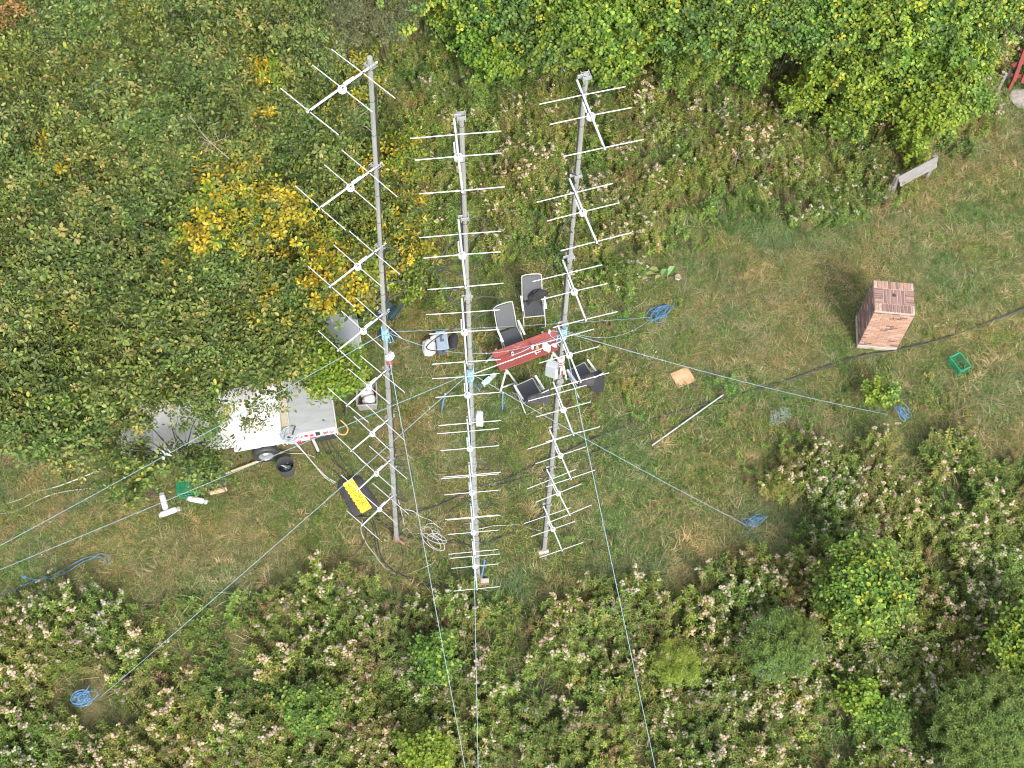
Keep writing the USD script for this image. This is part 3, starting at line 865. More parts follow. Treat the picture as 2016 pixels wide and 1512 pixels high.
# ------------------------------------------------------------------ antenna masts
def loopy(a, d, size):
    """A slack cable loop that leaves the mast at a, bulges towards d and comes back lower down."""
    d = np.asarray(d, float)
    z = np.array([0, 0, 1.0])
    return spline([a, a + d * 0.55 * size - z * 0.12 * size, a + d * size - z * 0.55 * size, a + d * 0.75 * size - z * 1.0 * size, a + d * 0.2 * size - z * 1.25 * size, a - z * 1.4 * size], 7)


S0, S1, S2, S3, EL1, EL2, EL3 = 0.064, 0.255, 0.569, 1.052, 1.03, 0.968, 0.938
MASTS = [
    dict(ms=.12, b=(-2.610, 10.437), l=(.063, -.043), az=223.04, tilt=1.27, er=1.05, off=-.026, h=[15.87, 14.03, 12.2, 10.38, 8.53, 6.62, 4.8, 2.9], daz=[.1, 1.4, .8, .8, -1.6, 1, -1.1, -1.7],
         label="grey mast nearest the trees, its antennas pointing down left over the trailer"),
    dict(ms=0.0, b=(-.735, 9.429), l=(.009, -.001), az=173.99, tilt=-.1, er=.32, off=.085, h=[15.42, 13.53, 11.69, 9.87, 8.03, 6.25, 4.39, 2.58], daz=[-.6, -.4, .9, .2, 0, 0, .2, -.3],
         label="middle mast, shortest in the photo, its antennas pointing straight down the picture"),
    dict(ms=0.0, b=(.754, 10.191), l=(.005, -.015), az=161.07, tilt=-.5, er=.69, off=.12, h=[15.50, 13.68, 11.83, 10.04, 8.21, 6.4, 4.68, 2.83], daz=[2.9, .8, 2, .4, 1, -2, -5.4, -1.9],
         label="mast behind the end of the red table, its antennas pointing down right"),
]


def axis(i, h):
    mm = MASTS[i]
    return np.array([mm["b"][0] + mm["l"][0] * h, mm["b"][1] + mm["l"][1] * h, h])


def mast_at(i, py):
    lo, hi = 0.0, 16.0
    for _ in range(40):
        md = (lo + hi) / 2
        if pix(axis(i, md))[1] > py:
            lo = md
        else:
            hi = md
    return lo


def make_mast(i):
    mm = MASTS[i]
    t = Thing("antenna_mast", mm["label"], "antenna mast", (*mm["b"], 0))
    r = np.random.default_rng(60 + i)
    top = mm["h"][0] + (0.12, -0.05, 0.03)[i]
    cuts = [0.0, 0.27 * top, 0.52 * top, 0.76 * top, top]
    rad = [0.053, 0.044, 0.036, 0.029]
    z = np.array([0, 0, 1.0])
    for k in range(4):
        mb = MB().tube([axis(i, cuts[k]), axis(i, cuts[k + 1] + 0.01 * (k < 3))], rad[k], 8)
        if k == 3:
            mb.lathe([(0.031, -0.03), (0.033, 0.0), (0.023, 0.004), (0.021, -0.03)], axis(i, top), None, 8)
        t.part("tube_section", mb, M["galv"], world=True)
        if k:
            t.part("joint_collar", MB().tube([axis(i, cuts[k] - 0.05), axis(i, cuts[k] + 0.05)], rad[k - 1] + 0.009, 10).box(axis(i, cuts[k]) + [rad[k - 1] + .02, 0, 0], (.03, .025, .05)), M["galv"], world=True)
    for k in range(8):
        h = mm["h"][k]
        A = math.radians(mm["az"] + mm["daz"][k]); tl, er = math.radians(mm["tilt"]), math.radians(mm["er"])
        u = np.array([math.sin(A) * math.cos(tl), math.cos(A) * math.cos(tl), math.sin(tl)])
        w0 = np.array([math.cos(A), -math.sin(A), 0])
        w = w0 * math.cos(er) + z * math.sin(er)
        ax = axis(i, h)
        c = ax + w0 * mm["off"] - u * mm["ms"]
        y = t.holder("yagi_antenna")
        t.part("boom", MB().tube([c + u * (S0 - 0.03), c + u * (S3 + 0.035)], 0.0135, 8), M["alu"], y, world=True)
        for s, ln in ((S1, EL1), (S2, EL2), (S3, EL3)):
            sag = z * r.normal(0, 0.006)
            e = c + u * s - z * 0.012
            t.part("element", MB().tube([e - w * ln / 2 + sag, e, e + w * ln / 2 + sag], 0.0068, 6), M["alu"], y, world=True)
            t.part("element_clamp", MB().box(e, (0.035, 0.03, 0.045), frame(u)), M["black_rubber"], y, world=True)
        hb = c + u * S2 - z * 0.030
        t.part("junction_box", MB().lathe([(0.0, 0.022), (0.046, 0.022), (0.051, 0.016), (0.051, -0.028), (0.045, -0.033), (0.0, -0.033)], hb, None, 12), M["white_plastic"], y, world=True)
        t.part("balun_tube", MB().tube([hb - u * 0.05 + z * 0.02 + w * 0.035, hb - u * 0.20 + z * 0.02 + w * 0.03], 0.010, 6), M["white_plastic"], y, world=True)
        rm = rad[min(3, int(np.searchsorted(cuts, h) - 1))]
        cl = MB().box(ax + w0 * mm["off"] * 0.5 + z * 0.01, (rm * 2 + 0.03, 0.010, 0.06), frame(w0))
        cl.box(ax + u * (rm + 0.010), (0.008, 0.105, 0.06), frame(u)).box(ax - u * (rm + 0.010), (0.008, 0.105, 0.06), frame(u))
        for sg in (-1, 1):
            cl.tube([ax + w0 * sg * 0.046 - u * (rm + .04) + z * .02, ax + w0 * sg * 0.046 + u * (rm + .04) + z * .02], 0.005, 5)
            cl.tube([ax + w0 * sg * 0.046 - u * (rm + .04) - z * .03, ax + w0 * sg * 0.046 + u * (rm + .04) - z * .03], 0.005, 5)
        t.part("mast_clamp", cl, M["clamp"], y, world=True)
        side = (-1 if i == 0 else 1) * w0 * (1 if i != 2 else -1)
        rt = ax + side * (rm + 0.012) - z * 0.15
        t.part("feed_cable", MB().tube(spline([hb - z * .03, hb - u * .12 - z * .055, c + u * 0.2 - z * 0.05, c + u * 0.08 - z * 0.10, rt], 6), 0.006, 5), M["black_rubber"], y, world=True)
    # trunk cables, their slack loops, zip ties
    sgn = {0: np.array([.9, .2, 0]), 1: np.array([-.9, .1, 0]), 2: np.array([-.85, .1, 0])}[i]
    for q in range(3):
        zz = np.linspace(0.25, mm["h"][0] - 0.4 - q * 3.3, 28)
        pts = np.array([axis(i, h) + sgn * (rad[min(3, int(np.searchsorted(cuts, h) - 1))] + 0.012) + np.array([0, -0.013 * q, 0]) + r.normal(0, 0.006, 3) * [1, 1, 0] for h in zz])
        t.part("trunk_cable", MB().tube(pts, 0.011, 5), M["black_rubber"], world=True)
    loops = {0: [(12.2, .9, .45), (11.2, .95, .5), (10.9, -.6, .6), (5.2, .9, .40), (4.9, .8, .42), (4.2, .85, .38), (3.1, .9, .40), (3.0, .7, .30), (2.2, .6, .25), (1.5, .7, .3)],
             1: [(13.2, -1, .55), (13.4, .8, .5), (12.2, -1, .65), (11.8, -.9, .5), (11.6, 1.0, .6), (11.0, -1.2, .7), (9.2, -.5, .25), (6.4, 1, .4), (6.2, .9, .34), (4.5, 1, .42), (4.4, -1, .40), (4.1, .8, .35), (3.5, -1, .42), (3.2, -.8, .4), (2.9, .7, .35)],
             2: [(14.0, -.5, .32), (13.0, .7, .5), (12.8, -.7, .35), (12.0, -.6, .55), (9.5, .9, .34), (7.6, -1, .5), (7.0, -.8, .4), (4.6, -.9, .34), (4.3, -.8, .32), (3.8, -.7, .25), (2.6, -.7, .3)]}[i]
    for h, dx, sz_ in loops:
        a = axis(i, h)
        d = np.array([dx, r.normal(0, .35), 0])
        t.part("slack_cable", MB().tube(loopy(a, d, sz_ * 0.72) + np.vstack([np.zeros(3)] + [r.normal(0, 0.008, 3)] * (7 * 5)), 0.010, 5), M["black_rubber"], world=True)
    ties = MB()
    for h in np.arange(1.0, mm["h"][0], 0.62):
        a = axis(i, h); rr = rad[min(3, int(np.searchsorted(cuts, h) - 1))] + 0.004
        th = np.linspace(0, 2 * np.pi, 13)
        ties.tube(np.column_stack([a[0] + rr * np.cos(th), a[1] + rr * np.sin(th), np.full(13, h)]), 0.004, 4, False)
    t.part("cable_ties", ties, M["black_rubber"], world=True)
    # rope lashing where the guys are tied
    kz = mast_at(i, (655, 736, 655)[i])
    rp_ = MB()
    for q in range(9):
        a = axis(i, kz + 0.16 - 0.04 * q); rr = 0.050
        th = np.linspace(0, 2 * np.pi, 13)
        rp_.tube(np.column_stack([a[0] + rr * np.cos(th), a[1] + rr * np.sin(th), a[2] + 0.02 * np.sin(th + q)]), 0.009, 5, False)
    for q in range(5):
        a = axis(i, kz); d = r.normal(0, 1, 3) * [.06, .06, 0]
        rp_.tube(spline([a, a + d - z * .10, a + d * 1.2 - z * .25, a + d * .5 - z * r.uniform(.25, .45)], 5), 0.006, 4)
    t.part("rope_lashing", rp_, M["rope_cyan"], world=True)
    if i == 0:
        h = mast_at(0, 700); a = axis(0, h)
        t.part("wrapped_amplifier", MB().blob(a + [.05, .0, -.02], (.075, .06, .11), rotz(.5), 2, .55, 2.4, 3).blob(a + [.09, -.03, .06], (.05, .05, .05), None, 2, .5, 2.4, 4), M["white_bag"], world=True, label="white plastic bag tied around the mast")
        t.part("red_tape", MB().blob(a + [.04, -.03, -.17], (.055, .045, .04), None, 2, .5, 3.0, 5), M["red_paint2"], world=True)
        h = mast_at(0, 668); a = axis(0, h)
        t.part("black_blob", MB().blob(a + [.03, .12, -.05], (.17, .10, .17), None, 2, .25, 2.0, 9), M["black_cloth"], world=True)  # black bag hung on the mast
        b = axis(0, 0.05)
        t.part("foot_bracket", MB().box(b + [0, 0, .03], (.16, .12, .012)).box(b + [-.06, -.02, .10], (.012, .10, .18)).box(b + [.10, -.07, .03], (.22, .05, .04), rotz(-.6)), M["rust"], world=True)
    if i == 1:
        a = axis(1, mast_at(1, 822))
        t.part("control_box", MB().box(a + [.125, -.02, 0], (.125, .10, .36), b=.012).box(a + [.125, -.02, .20], (.09, .07, .05), b=.012), M["panel_grey"], world=True)
        t.part("box_lid", MB().box(a + [.125, -.076, -.01], (.115, .012, .32), b=.006), M["white_plastic"], world=True)
        b = axis(1, 0.05)
        t.part("foot_block", MB().box(b + [.13, .0, .06], (.24, .10, .06), rotz(.06)), M["concrete"], world=True)
        t.part("foot_bracket", MB().box(b + [.0, 0, .02], (.16, .26, .012)).box(b + [.06, 0, .14], (.012, .18, .26)).box(b + [-.06, 0, .14], (.012, .18, .26)).box(b + [.13, -.07, .03], (.26, .03, .04), rotz(.06)), M["rust"], world=True)
        t.part("ground_stake", MB().tube([b + [.07, .06, 0], b + [.16, .28, .62]], .018, 7), M["blue_tube"], world=True)
    if i == 2:
        a = axis(2, mast_at(2, 722))
        bx = MB().box(a + [-.14, -.03, -.02], (.19, .14, .36), rotz(-.35), b=.012)
        t.part("control_box", bx, M["panel_grey"], world=True)
        t.part("box_lid", MB().box(a + [-.115, -.105, -.03], (.15, .014, .30), rotz(-.35), b=.006), M["white_plastic"], world=True)
        t.part("tape_wrap", MB().tube([a + [0, 0, .10], a + [0, 0, .30]], .062, 10).box(a + [.03, -.05, -.05], (.07, .05, .18)), M["white_bag"], world=True)
        t.part("red_strap", MB().tube([a + [0, 0, .13], a + [0, 0, .155]], .065, 10).tube([a + [0, 0, .20], a + [0, 0, .225]], .065, 10).box(a + [.035, -.075, -.08], (.03, .02, .16)), M["red_paint2"], world=True)
        t.part("white_lever", MB().tube([a + [.05, -.04, .1], a + [.11, -.1, -.25]], .014, 6), M["white_plastic"], world=True)
        b = axis(2, 0.0)
        t.part("foot_pipe", MB().tube([b + [-.13, -.07, .06], b + [.10, -.01, .06]], .055, 10), M["concrete"], world=True)
        t.part("foot_bracket", MB().box(b + [0, 0, .02], (.10, .30, .014)).box(b + [-.05, .02, .10], (.012, .10, .2)).box(b + [.03, -.16, .03], (.04, .12, .03)), M["galv"], world=True)
    return kz


KNOT = [make_mast(i) for i in range(3)]
K = [axis(i, KNOT[i]) for i in range(3)]


# ------------------------------------------------------------------ guy ropes, cables, coils
def guy(label, a, b, sag=0.0, r=0.0055, mt="rope_light", group=None):
    t = np.linspace(0, 1, 24)[:, None]
    p = np.asarray(a) * (1 - t) + np.asarray(b) * t
    p[:, 2] -= 4 * sag * (t * (1 - t))[:, 0]
    mb = MB().tube(p, r, 5)
    rr = np.random.default_rng(int(abs(p[0].sum() + p[-1].sum()) * 100) % 9999)
    for q in rr.integers(3, 20, 2):
        mb.blob(p[q], (.014, .014, .014), None, 1, .4)
    simple("guy_rope", label, "rope", mb, M[mt], group)


def beyond(i, px, z=0.0):
    return P(*px, z)


def peg(p):
    simple("tent_peg", f"metal peg driven into the ground where a guy rope ends, {p[1]}", "peg", MB().tube([p[0] - [0, 0, .05], p[0] + [.02, -.03, .16]], .009, 6), M["steel"])


guy("guy rope from the leftmost mast down left over the canopy and trailer", K[0], P(-330, 1249), 0.10)
guy("guy rope from the middle mast running left past the trailer's red and white board", K[1] - [.04, 0, 0], P(-300, 1244), 0.05)
guy("guy rope from the middle mast to the coil in the bottom left weeds", K[1] - [.04, 0, .03], P(196, 1374), 0.05)
guy("guy rope from the middle mast straight down to the bottom edge", K[1] - [0, .05, 0], P(946, 1750), 0.02)
guy("guy rope from the leftmost mast down to the bottom edge", K[0] - [0, .05, 0], P(962, 1760), 0.03)
guy("guy rope from the rightmost mast down right to the bottom edge", K[2] - [0, .05, 0], P(1352, 1800), 0.03)
guy("guy rope from the rightmost mast to the coil beside the bright sapling", K[2] + [.05, 0, 0], P(1748, 816), 0.15)
guy("guy rope from the middle mast passing the front chair to the coil at right", K[1] + [.05, -.02, 0], P(1474, 1036), 0.10)
guy("slack rope from the leftmost mast behind the chairs to the upper blue coil", K[0] + [.05, 0, .02], P(1286, 624), 0.05, 0.0045)
guy("slack rope sagging between the leftmost mast and the rightmost mast above the toolbox", K[0] + [.05, 0, 0], K[2] - [.05, 0, .05], 0.62, 0.0045)
guy("taut white rope from the middle mast across the red table to the rightmost mast", K[1] + [.05, 0, 0], K[2] - [.03, .04, .2], 0.0, 0.0075, "cable_white")
guy("dark slack rope from the rightmost mast up right to the upper blue coil", K[2] + [.05, .03, 0], P(1276, 632), 0.45, 0.0045, "grey_rope")


def polyline(name, label, cat, px, r, mt, z=0.03, strands=1, jitter=0.02, seed=1, group=None):
    rr = np.random.default_rng(seed)
    base = np.array([P(*q[:2], q[2] if len(q) > 2 else z) for q in px])
    mb = MB()
    for s in range(strands):
        p = spline(base, 7)
        ph = rr.uniform(0, 6, 4)
        tt = np.arange(len(p))
        p = p + np.column_stack([jitter * np.sin(tt * .21 + ph[0]), jitter * np.sin(tt * .17 + ph[1]), 0.006 * np.sin(tt * .3 + ph[2])])
        p[:, :2] += rr.normal(0, 0.012, 2) * (strands > 1) * 1.6
        p[:, 2] = np.maximum(p[:, 2], 0.012) + 0.008 * s
        mb.tube(p, r, 5)
    return simple(name, label, cat, mb, M[mt])


polyline("black_cable", "thick black cable bundle curving across the grass past the brick pillar", "cable",
         [(700, 1018), (790, 1012), (850, 1000), (905, 975), (945, 958), (1000, 942), (1077, 903), (1107, 891), (1173, 862), (1240, 838), (1330, 812), (1420, 786), (1490, 765), (1560, 745), (1640, 717), (1700, 700), (1760, 690), (1850, 668), (1930, 640), (2016, 608), (2100, 575)], 0.013, "black_rubber", 0.05, 3, 0.012, 3)
polyline("black_cable", "thin black cable lying just below the thick bundle left of the rightmost mast", "cable",
         [(880, 1010), (950, 965), (1006, 950), (1075, 927), (1120, 905), (1180, 885), (1250, 858), (1330, 838), (1390, 806), (1450, 790)], 0.013, "black_rubber", 0.045, 1, 0.03, 5)
polyline("black_cable", "black cable from the mast nearest the trees passing the rightmost mast's foot", "cable",
         [(740, 1020), (790, 1052), (850, 1066), (905, 1068), (942, 1075), (1018, 1042), (1065, 1012), (1085, 985)], 0.012, "black_rubber", 0.05, 2, 0.02, 7)
polyline("black_cable", "black cable looping from the yellow sign down to the lower grass edge", "cable",
         [(714, 1016, .02), (720, 1042), (712, 1070), (690, 1095), (660, 1118), (600, 1148), (540, 1160), (430, 1165), (250, 1195), (60, 1222), (-60, 1230)], 0.012, "black_rubber", 0.06, 1, 0.03, 9)
polyline("black_cable", "black cable from under the sign curling below the leftmost mast's foot", "cable",
         [(726, 1016, .02), (735, 1045), (745, 1085), (762, 1110), (785, 1130), (810, 1140), (830, 1148), (880, 1158)], 0.012, "black_rubber", 0.06, 2, 0.03, 11)
polyline("black_cable", "short black cable hanging in an arc below the leftmost mast's foot", "cable",
         [(786, 1060), (792, 1085), (792, 1110), (782, 1132), (768, 1142), (752, 1140)], 0.011, "black_rubber", 0.06, 1, 0.01, 13)
for q, (x0, x1, lab) in enumerate(((612, 668, "leftmost black cable running from the trailer to the black sheet"), (632, 682, "second black cable from the left running from the trailer to the sign"),
                                   (640, 690, "third black cable between the trailer and the yellow sign"), (652, 697, "rightmost black cable running from the trailer to the yellow sign"))):
    polyline("black_cable", lab, "cable", [(x0, 868, .35), (x0 + 10, 885, .10), (x0 + 26, 912, .05), ((x0 + x1) / 2 + 16, 926, .05), (x1 + 2, 944, .05)], 0.012, "black_rubber", 0.05, 1, 0.02, 20 + q)
polyline("white_cable", "white cable lying on dry grass at the left edge, upper of two", "cable",
         [(-60, 1000), (0, 994), (35, 985), (70, 968), (120, 955), (180, 932), (215, 915)], 0.012, "cable_white", 0.06, 1, 0.01, 31)
polyline("white_cable", "white cable lying on dry grass at the left edge, lower of two", "cable",
         [(-60, 1016), (0, 1011), (28, 1007), (60, 992), (100, 975), (140, 966), (180, 960)], 0.010, "cable_white", 0.05, 1, 0.01, 33)
polyline("white_cable", "white cable running from the trailer coil down to the black sheet", "cable",
         [(575, 866, .75), (590, 882, .3), (600, 893, .12), (622, 920, .05), (640, 940, .05), (658, 950, .05)], 0.010, "cable_white", 0.05, 2, 0.01, 35)
polyline("white_cable", "thin white cable looping beside the wheel and bucket", "cable",
         [(562, 878, .2), (552, 872, .25), (546, 880, .1), (552, 889, .05), (572, 893, .05), (600, 893, .05), (620, 900, .04)], 0.007, "cable_white", 0.05, 1, 0.005, 37)
polyline("white_cable", "white cable falling from the leftmost mast's foot toward the white tangle", "cable",
         [(784, 985, 1.2), (790, 1005, .5), (796, 1035, .05), (790, 1046, .05), (800, 1040, .05), (812, 1050, .05), (826, 1050, .05)], 0.007, "cable_white", 0.05, 1, 0.005, 39)
polyline("white_cable", "white cable arching from the leftmost mast's elements to the white tangle", "cable",
         [(798, 1003, .3), (812, 1006, .1), (830, 1018, .05), (848, 1025, .05), (862, 1036, .05), (872, 1042, .05)], 0.008, "cable_white", 0.05, 1, 0.005, 41)
polyline("white_cable", "white cable from the middle mast to the rightmost mast's foot", "cable",
         [(942, 1042, .2), (955, 1040, .05), (973, 1035, .05), (1000, 1034, .05), (1020, 1032, .05), (1045, 1040, .05), (1064, 1046, .05)], 0.008, "cable_white", 0.05, 1, 0.01, 43)
polyline("white_cable", "white cable zigzagging on the grass below the yellow sign", "cable",
         [(716, 1018, .02), (712, 1042), (722, 1070), (735, 1090), (748, 1108), (765, 1122), (790, 1132), (820, 1122), (850, 1110), (858, 1104)], 0.007, "cable_white", 0.05, 1, 0.015, 45)


def coil(name, label, c, rx, ry, turns, r, mt, seed, cat="rope", z0=0.03, zs=0.10, wander=0.55, group=None, tail=None):
    rr = np.random.default_rng(seed)
    n = turns * 14
    t = np.linspace(0, turns * 2 * np.pi, n)
    k = 1 + wander * 1.5 * (np.array([rr.normal() for _ in range(turns * 3 + 2)]))[np.minimum((np.arange(n) / n * (turns * 3)).astype(int), turns * 3)] * 0.55
    k = np.convolve(np.pad(k, 6, "edge"), np.ones(13) / 13, "valid")
    ox = np.interp(np.linspace(0, 1, n), np.linspace(0, 1, turns + 1), rr.normal(0, .6 * rx, turns + 1))
    oy = np.interp(np.linspace(0, 1, n), np.linspace(0, 1, turns + 1), rr.normal(0, .6 * ry, turns + 1))
    p = np.column_stack([c[0] + ox + rx * .75 * k * np.cos(t), c[1] + oy + ry * .75 * k * np.sin(t * (1 + .03 * rr.normal())), c[2] + z0 + zs * rr.random() * np.linspace(0, 1, n) + .02 * np.sin(t * 1.7)])
    mb = MB().tube(p, r, 5)
    if tail is not None:
        mb.tube(spline([p[-1], *tail], 6), r, 5)
    return simple(name, label, cat, mb, M[mt], group)


coil("rope_coil", "tangled bright blue rope on the grass above the plywood square", P(1300, 619), .20, .20, 11, .0085, "rope_blue", 3, zs=.16)
coil("rope_coil", "loose dark blue rope coil beside the bright sapling at the right meadow edge", P(1771, 820), .14, .20, 7, .007, "rope_blue", 5, zs=.2, z0=.30)
coil("rope_coil", "blue rope tangle with pale ends lying below the middle of the right grass", P(1487, 1030), .20, .15, 8, .008, "rope_blue", 7, zs=.12, z0=.14,
     tail=[P(1470, 1050, .05), P(1495, 1060, .05), P(1490, 1085, .05), P(1505, 1068, .05)])
coil("rope_coil", "round coil of deep blue rope in the weeds at bottom left", P(172, 1381), .18, .14, 12, .010, "rope_blue", 9, zs=.14, z0=.30)
BLOCK_COIL = [[(140, 1352), (206, 1352), (210, 1400), (140, 1402)], [(1462, 1010), (1512, 1010), (1512, 1060), (1462, 1060)], [(1752, 800), (1790, 800), (1790, 838), (1752, 838)]]
coil("rope_coil", "blue rope heap against the foot of the lashings right of the middle mast", P(940, 764), .13, .14, 7, .009, "rope_blue", 11, zs=.12)
coil("rope_coil", "thin grey-blue rope strewn between the middle mast and the reclining chair", P(930, 690), .10, .40, 7, .006, "rope_cyan", 13, zs=.06)
coil("cable_tangle", "large tangle of white cable between the two left masts' feet", P(858, 1056), .22, .19, 8, .0065, "cable_white", 15, cat="cable", zs=.10, wander=.6)
coil("hose_coil", "coil of blue-grey hose hanging on the trailer's near edge", P(574, 857, .8), .17, .17, 10, .013, "grey_rope", 17, cat="hose", z0=.06, zs=.06, wander=.2)
simple("blue_line", "blue rope lying doubled on the open grass at lower left, ending in a loop", "rope",
       MB().tube(spline([P(*q, .05) for q in ((-60, 1202), (0, 1175), (68, 1143), (98, 1135), (146, 1109), (176, 1096), (201, 1099), (212, 1110), (219, 1103), (210, 1093), (196, 1090), (182, 1099), (160, 1108), (130, 1127), (100, 1138), (70, 1141), (48, 1136))], 7), .009, 5)
       .blob(P(48, 1136, .05), (.05, .05, .03), None, 2, .5), M["rope_blue"])


# ------------------------------------------------------------------ brick pillar
def pillar():
    A, B, Cc = P(1687, 684), P(1763, 691), P(1679.5, 633)
    yaw = math.atan2((B - A)[1], (B - A)[0])
    W = float(np.linalg.norm((B - A)[:2]))
    lo, hi = 0.5, 3.0
    for _ in range(40):
        md = (lo + hi) / 2
        if pix(A + [0, 0, md])[1] > 611.5:
            lo = md
        else:
            hi = md
    H = lo
    D = W * 0.93
    BLOCK.append([(1676, 630), (1755, 628), (1770, 694), (1686, 688)])
    t = Thing("brick_pillar", "square brick pillar standing alone on the grass near the right edge", "pillar", A, yaw)
    j, plinth = 0.017, 0.13
    n = int(round((H - plinth) / 0.0655))
    ch = (H - plinth) / n
    core = MB().plain((W / 2, D / 2, plinth + (H - plinth - 0.012) / 2), (W - 0.014, D - 0.014, H - plinth - 0.014))
    t.part("mortar_core", core, M["mortar"], smooth=False)
    t.part("plinth", MB().box((W / 2, D / 2, plinth / 2 - .05), (W + 0.02, D + 0.02, plinth + .1), b=.012), M["concrete"])
    r = np.random.default_rng(21)
    br, stuff = [], MB()

    def lay(c, s, tone=None, far=False):
        s = np.array(s) * [1, 1, 1] * (1 - 0.012 * r.random(3))
        Rj = rotz(r.normal(0, 0.006))
        if far:
            stuff.plain(c, s, Rj)
        else:
            mb = MB().box(c, s, Rj, b=.004)
            br.append((mb, tone))

    tone = lambda z, w=None: BR[r.choice(6, p=w or ([.32, .30, .25, .05, .05, .03] if .25 < z < H - .1 else [.16, .18, .14, .22, .18, .12]))]
    dp = 0.10
    for k in range(n - 1):
        z = plinth + (k + .5) * ch
        hb = ch - j
        for face in range(4):
            Ls = W if face in (0, 2) else D
            unit_ = Ls / 4.5
            x = 0.0 if k % 2 == 0 else -unit_ / 2
            while x < Ls - 1e-6:
                a, b = max(x, 0.0), min(x + unit_, Ls)
                x += unit_
                if b - a < .05:
                    continue
                c1, ln = (a + b) / 2, b - a - j
                pr = r.normal(0, .0015)
                w = [.06, .08, .06, .25, .30, .25] if face == 3 else None  # left face mostly dark bricks: its shade is painted into the brick colours
                if face == 0:
                    lay((c1, dp / 2 - .004 + pr, z), (ln, dp, hb), tone(z))
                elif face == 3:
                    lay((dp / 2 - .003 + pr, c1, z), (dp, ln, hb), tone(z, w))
                elif face == 2:
                    lay((c1, D - dp / 2 + .004, z), (ln, dp, hb), None, True)
                else:
                    lay((W - dp / 2 + .003, c1, z), (dp, ln, hb), None, True)
    # the top: bricks on edge in a ring around a small field, lime-stained corners
    zt = H - ch / 2 + .004
    hb = ch - .004
    e = 0.225
    nx = 9
    ux = (W - .16) / nx
    for q in range(nx):
        for yy in (0, 1):
            c = (.08 + (q + .5) * ux, e / 2 if yy == 0 else D - e / 2, zt)
            lay(c, (ux - .019, e - j, hb), LIMEY if q in (0, nx - 1) and r.random() < .5 else BR[r.choice([1, 3, 4])])
    ny = 7
    uy = (D - 2 * e) / ny
    for q in range(ny):
        for xx in (0, 1):
            lay((e / 2 if xx == 0 else W - e / 2, e + (q + .5) * uy, zt), (e - j, uy - .017, hb), BR[r.choice([1, 3, 4, 4])])
    nf = 6
    uf = (W - 2 * e) / nf
    for q in range(nf):
        lay((e + (q + .5) * uf, D / 2, zt - .004), (uf - .018, D - 2 * e - .014, hb), LIMEY if q in () else BR[r.choice([3, 4, 4])])
    for xx in (0, 1):
        for yy in (0, 1):
            lay((.036 if xx == 0 else W - .036, e / 2 if yy == 0 else D - e / 2, zt + .003), (.060, e - .03, hb), LIMEY if xx != yy or xx else BR[1])
    for mb, tn in br[:300] if len(br) <= 330 else br[-299:]:
        t.part("brick", mb, tn, smooth=False)
    rest = [] if len(br) <= 330 else br[:-299]
    for mb, _ in rest:
        v, f = mb.out(); stuff.add(v, f)
    t.part("far_bricks", stuff, BR[1], smooth=False, kind="stuff")
    t.part("iron_stub", MB().lathe([(0, .05), (.016, .05), (.018, 0)], (W * .5, D * .55, H - .01), None, 8).lathe([(.012, -.002), (.045, .004), (.05, 0)], (W * .5, D * .55, H + .002), None, 10), M["dark_iron"])
    t.part("iron_bracket", MB().box((W * .56, -.03, H - .22), (.07, .06, .02)).box((W * .58, -.012, H - .26), (.02, .03, .10)).box((W * .50, -.008, H - .28), (.10, .014, .07)), M["rust"])
    return W, D, H, len(br)


print("pillar", pillar())


# ------------------------------------------------------------------ chairs, jackets, table
def make_chair(label, loc, yaw):
    t = Thing("folding_chair", label, "chair", loc, yaw, "folding chairs around the red table")
    w = .25
    fr = M["white_frame"]
    # seat faces local -y; y back
    sl = lambda u, v: np.column_stack([(u - .5) * .46, -.23 + v * .46, .44 - .05 * v - .025 * np.sin(np.pi * u) * np.sin(np.pi * v)])
    t.part("seat", MB().grid(sl, 7, 7, .006), M["sling_seat"], smooth=60)
    bk = lambda u, v: np.column_stack([(u - .5) * .45, .25 + v * .27 + .02 * np.sin(np.pi * u), .42 + v * .66])
    t.part("backrest", MB().grid(bk, 7, 7, .006), M["sling"], smooth=60)
    for s in (-1, 1):
        t.part("side_rail", MB().tube(spline([(s * w, -.25, .43), (s * w, .0, .42), (s * w, .235, .395), (s * w, .27, .45), (s * w, .40, .77), (s * w * .97, .53, 1.10)], 4), .0125, 6), fr)
        t.part("leg", MB().tube([(s * (w + .02), .26, .64), (s * (w + .02), .0, .42), (s * (w + .02), -.34, .015)], .0125, 6), fr)
        t.part("leg", MB().tube([(s * (w + .0), -.22, .43), (s * w, .12, .22), (s * w, .38, .015)], .0125, 6), fr)
        t.part("armrest", MB().box((s * (w + .035), .03, .645), (.05, .44, .028), rotx(.05), b=.012), M["white_plastic"])
    t.part("top_rail", MB().tube(spline([(-w * .97, .53, 1.10), (-.12, .545, 1.125), (.12, .545, 1.125), (w * .97, .53, 1.10)], 4), .0125, 6), fr)
    t.part("front_rail", MB().tube([(-w, -.25, .43), (w, -.25, .43)], .011, 6), fr)
    t.part("floor_bar", MB().tube([(-w - .02, -.34, .02), (w + .02, -.34, .02)], .0125, 6), fr)
    t.part("floor_bar", MB().tube([(-w, .38, .02), (w, .38, .02)], .0125, 6), fr)
    return t


def heading(dx, dy):
    """Yaw that turns a chair (facing local -y) so that it faces the photo direction (dx, dy)."""
    a, b = P(1000, 700), P(1000 + dx, 700 + dy)
    d = b - a
    return math.atan2(d[0], -d[1])


def at_seat(px, py):
    return P(px, py, .44) * [1, 1, 0]


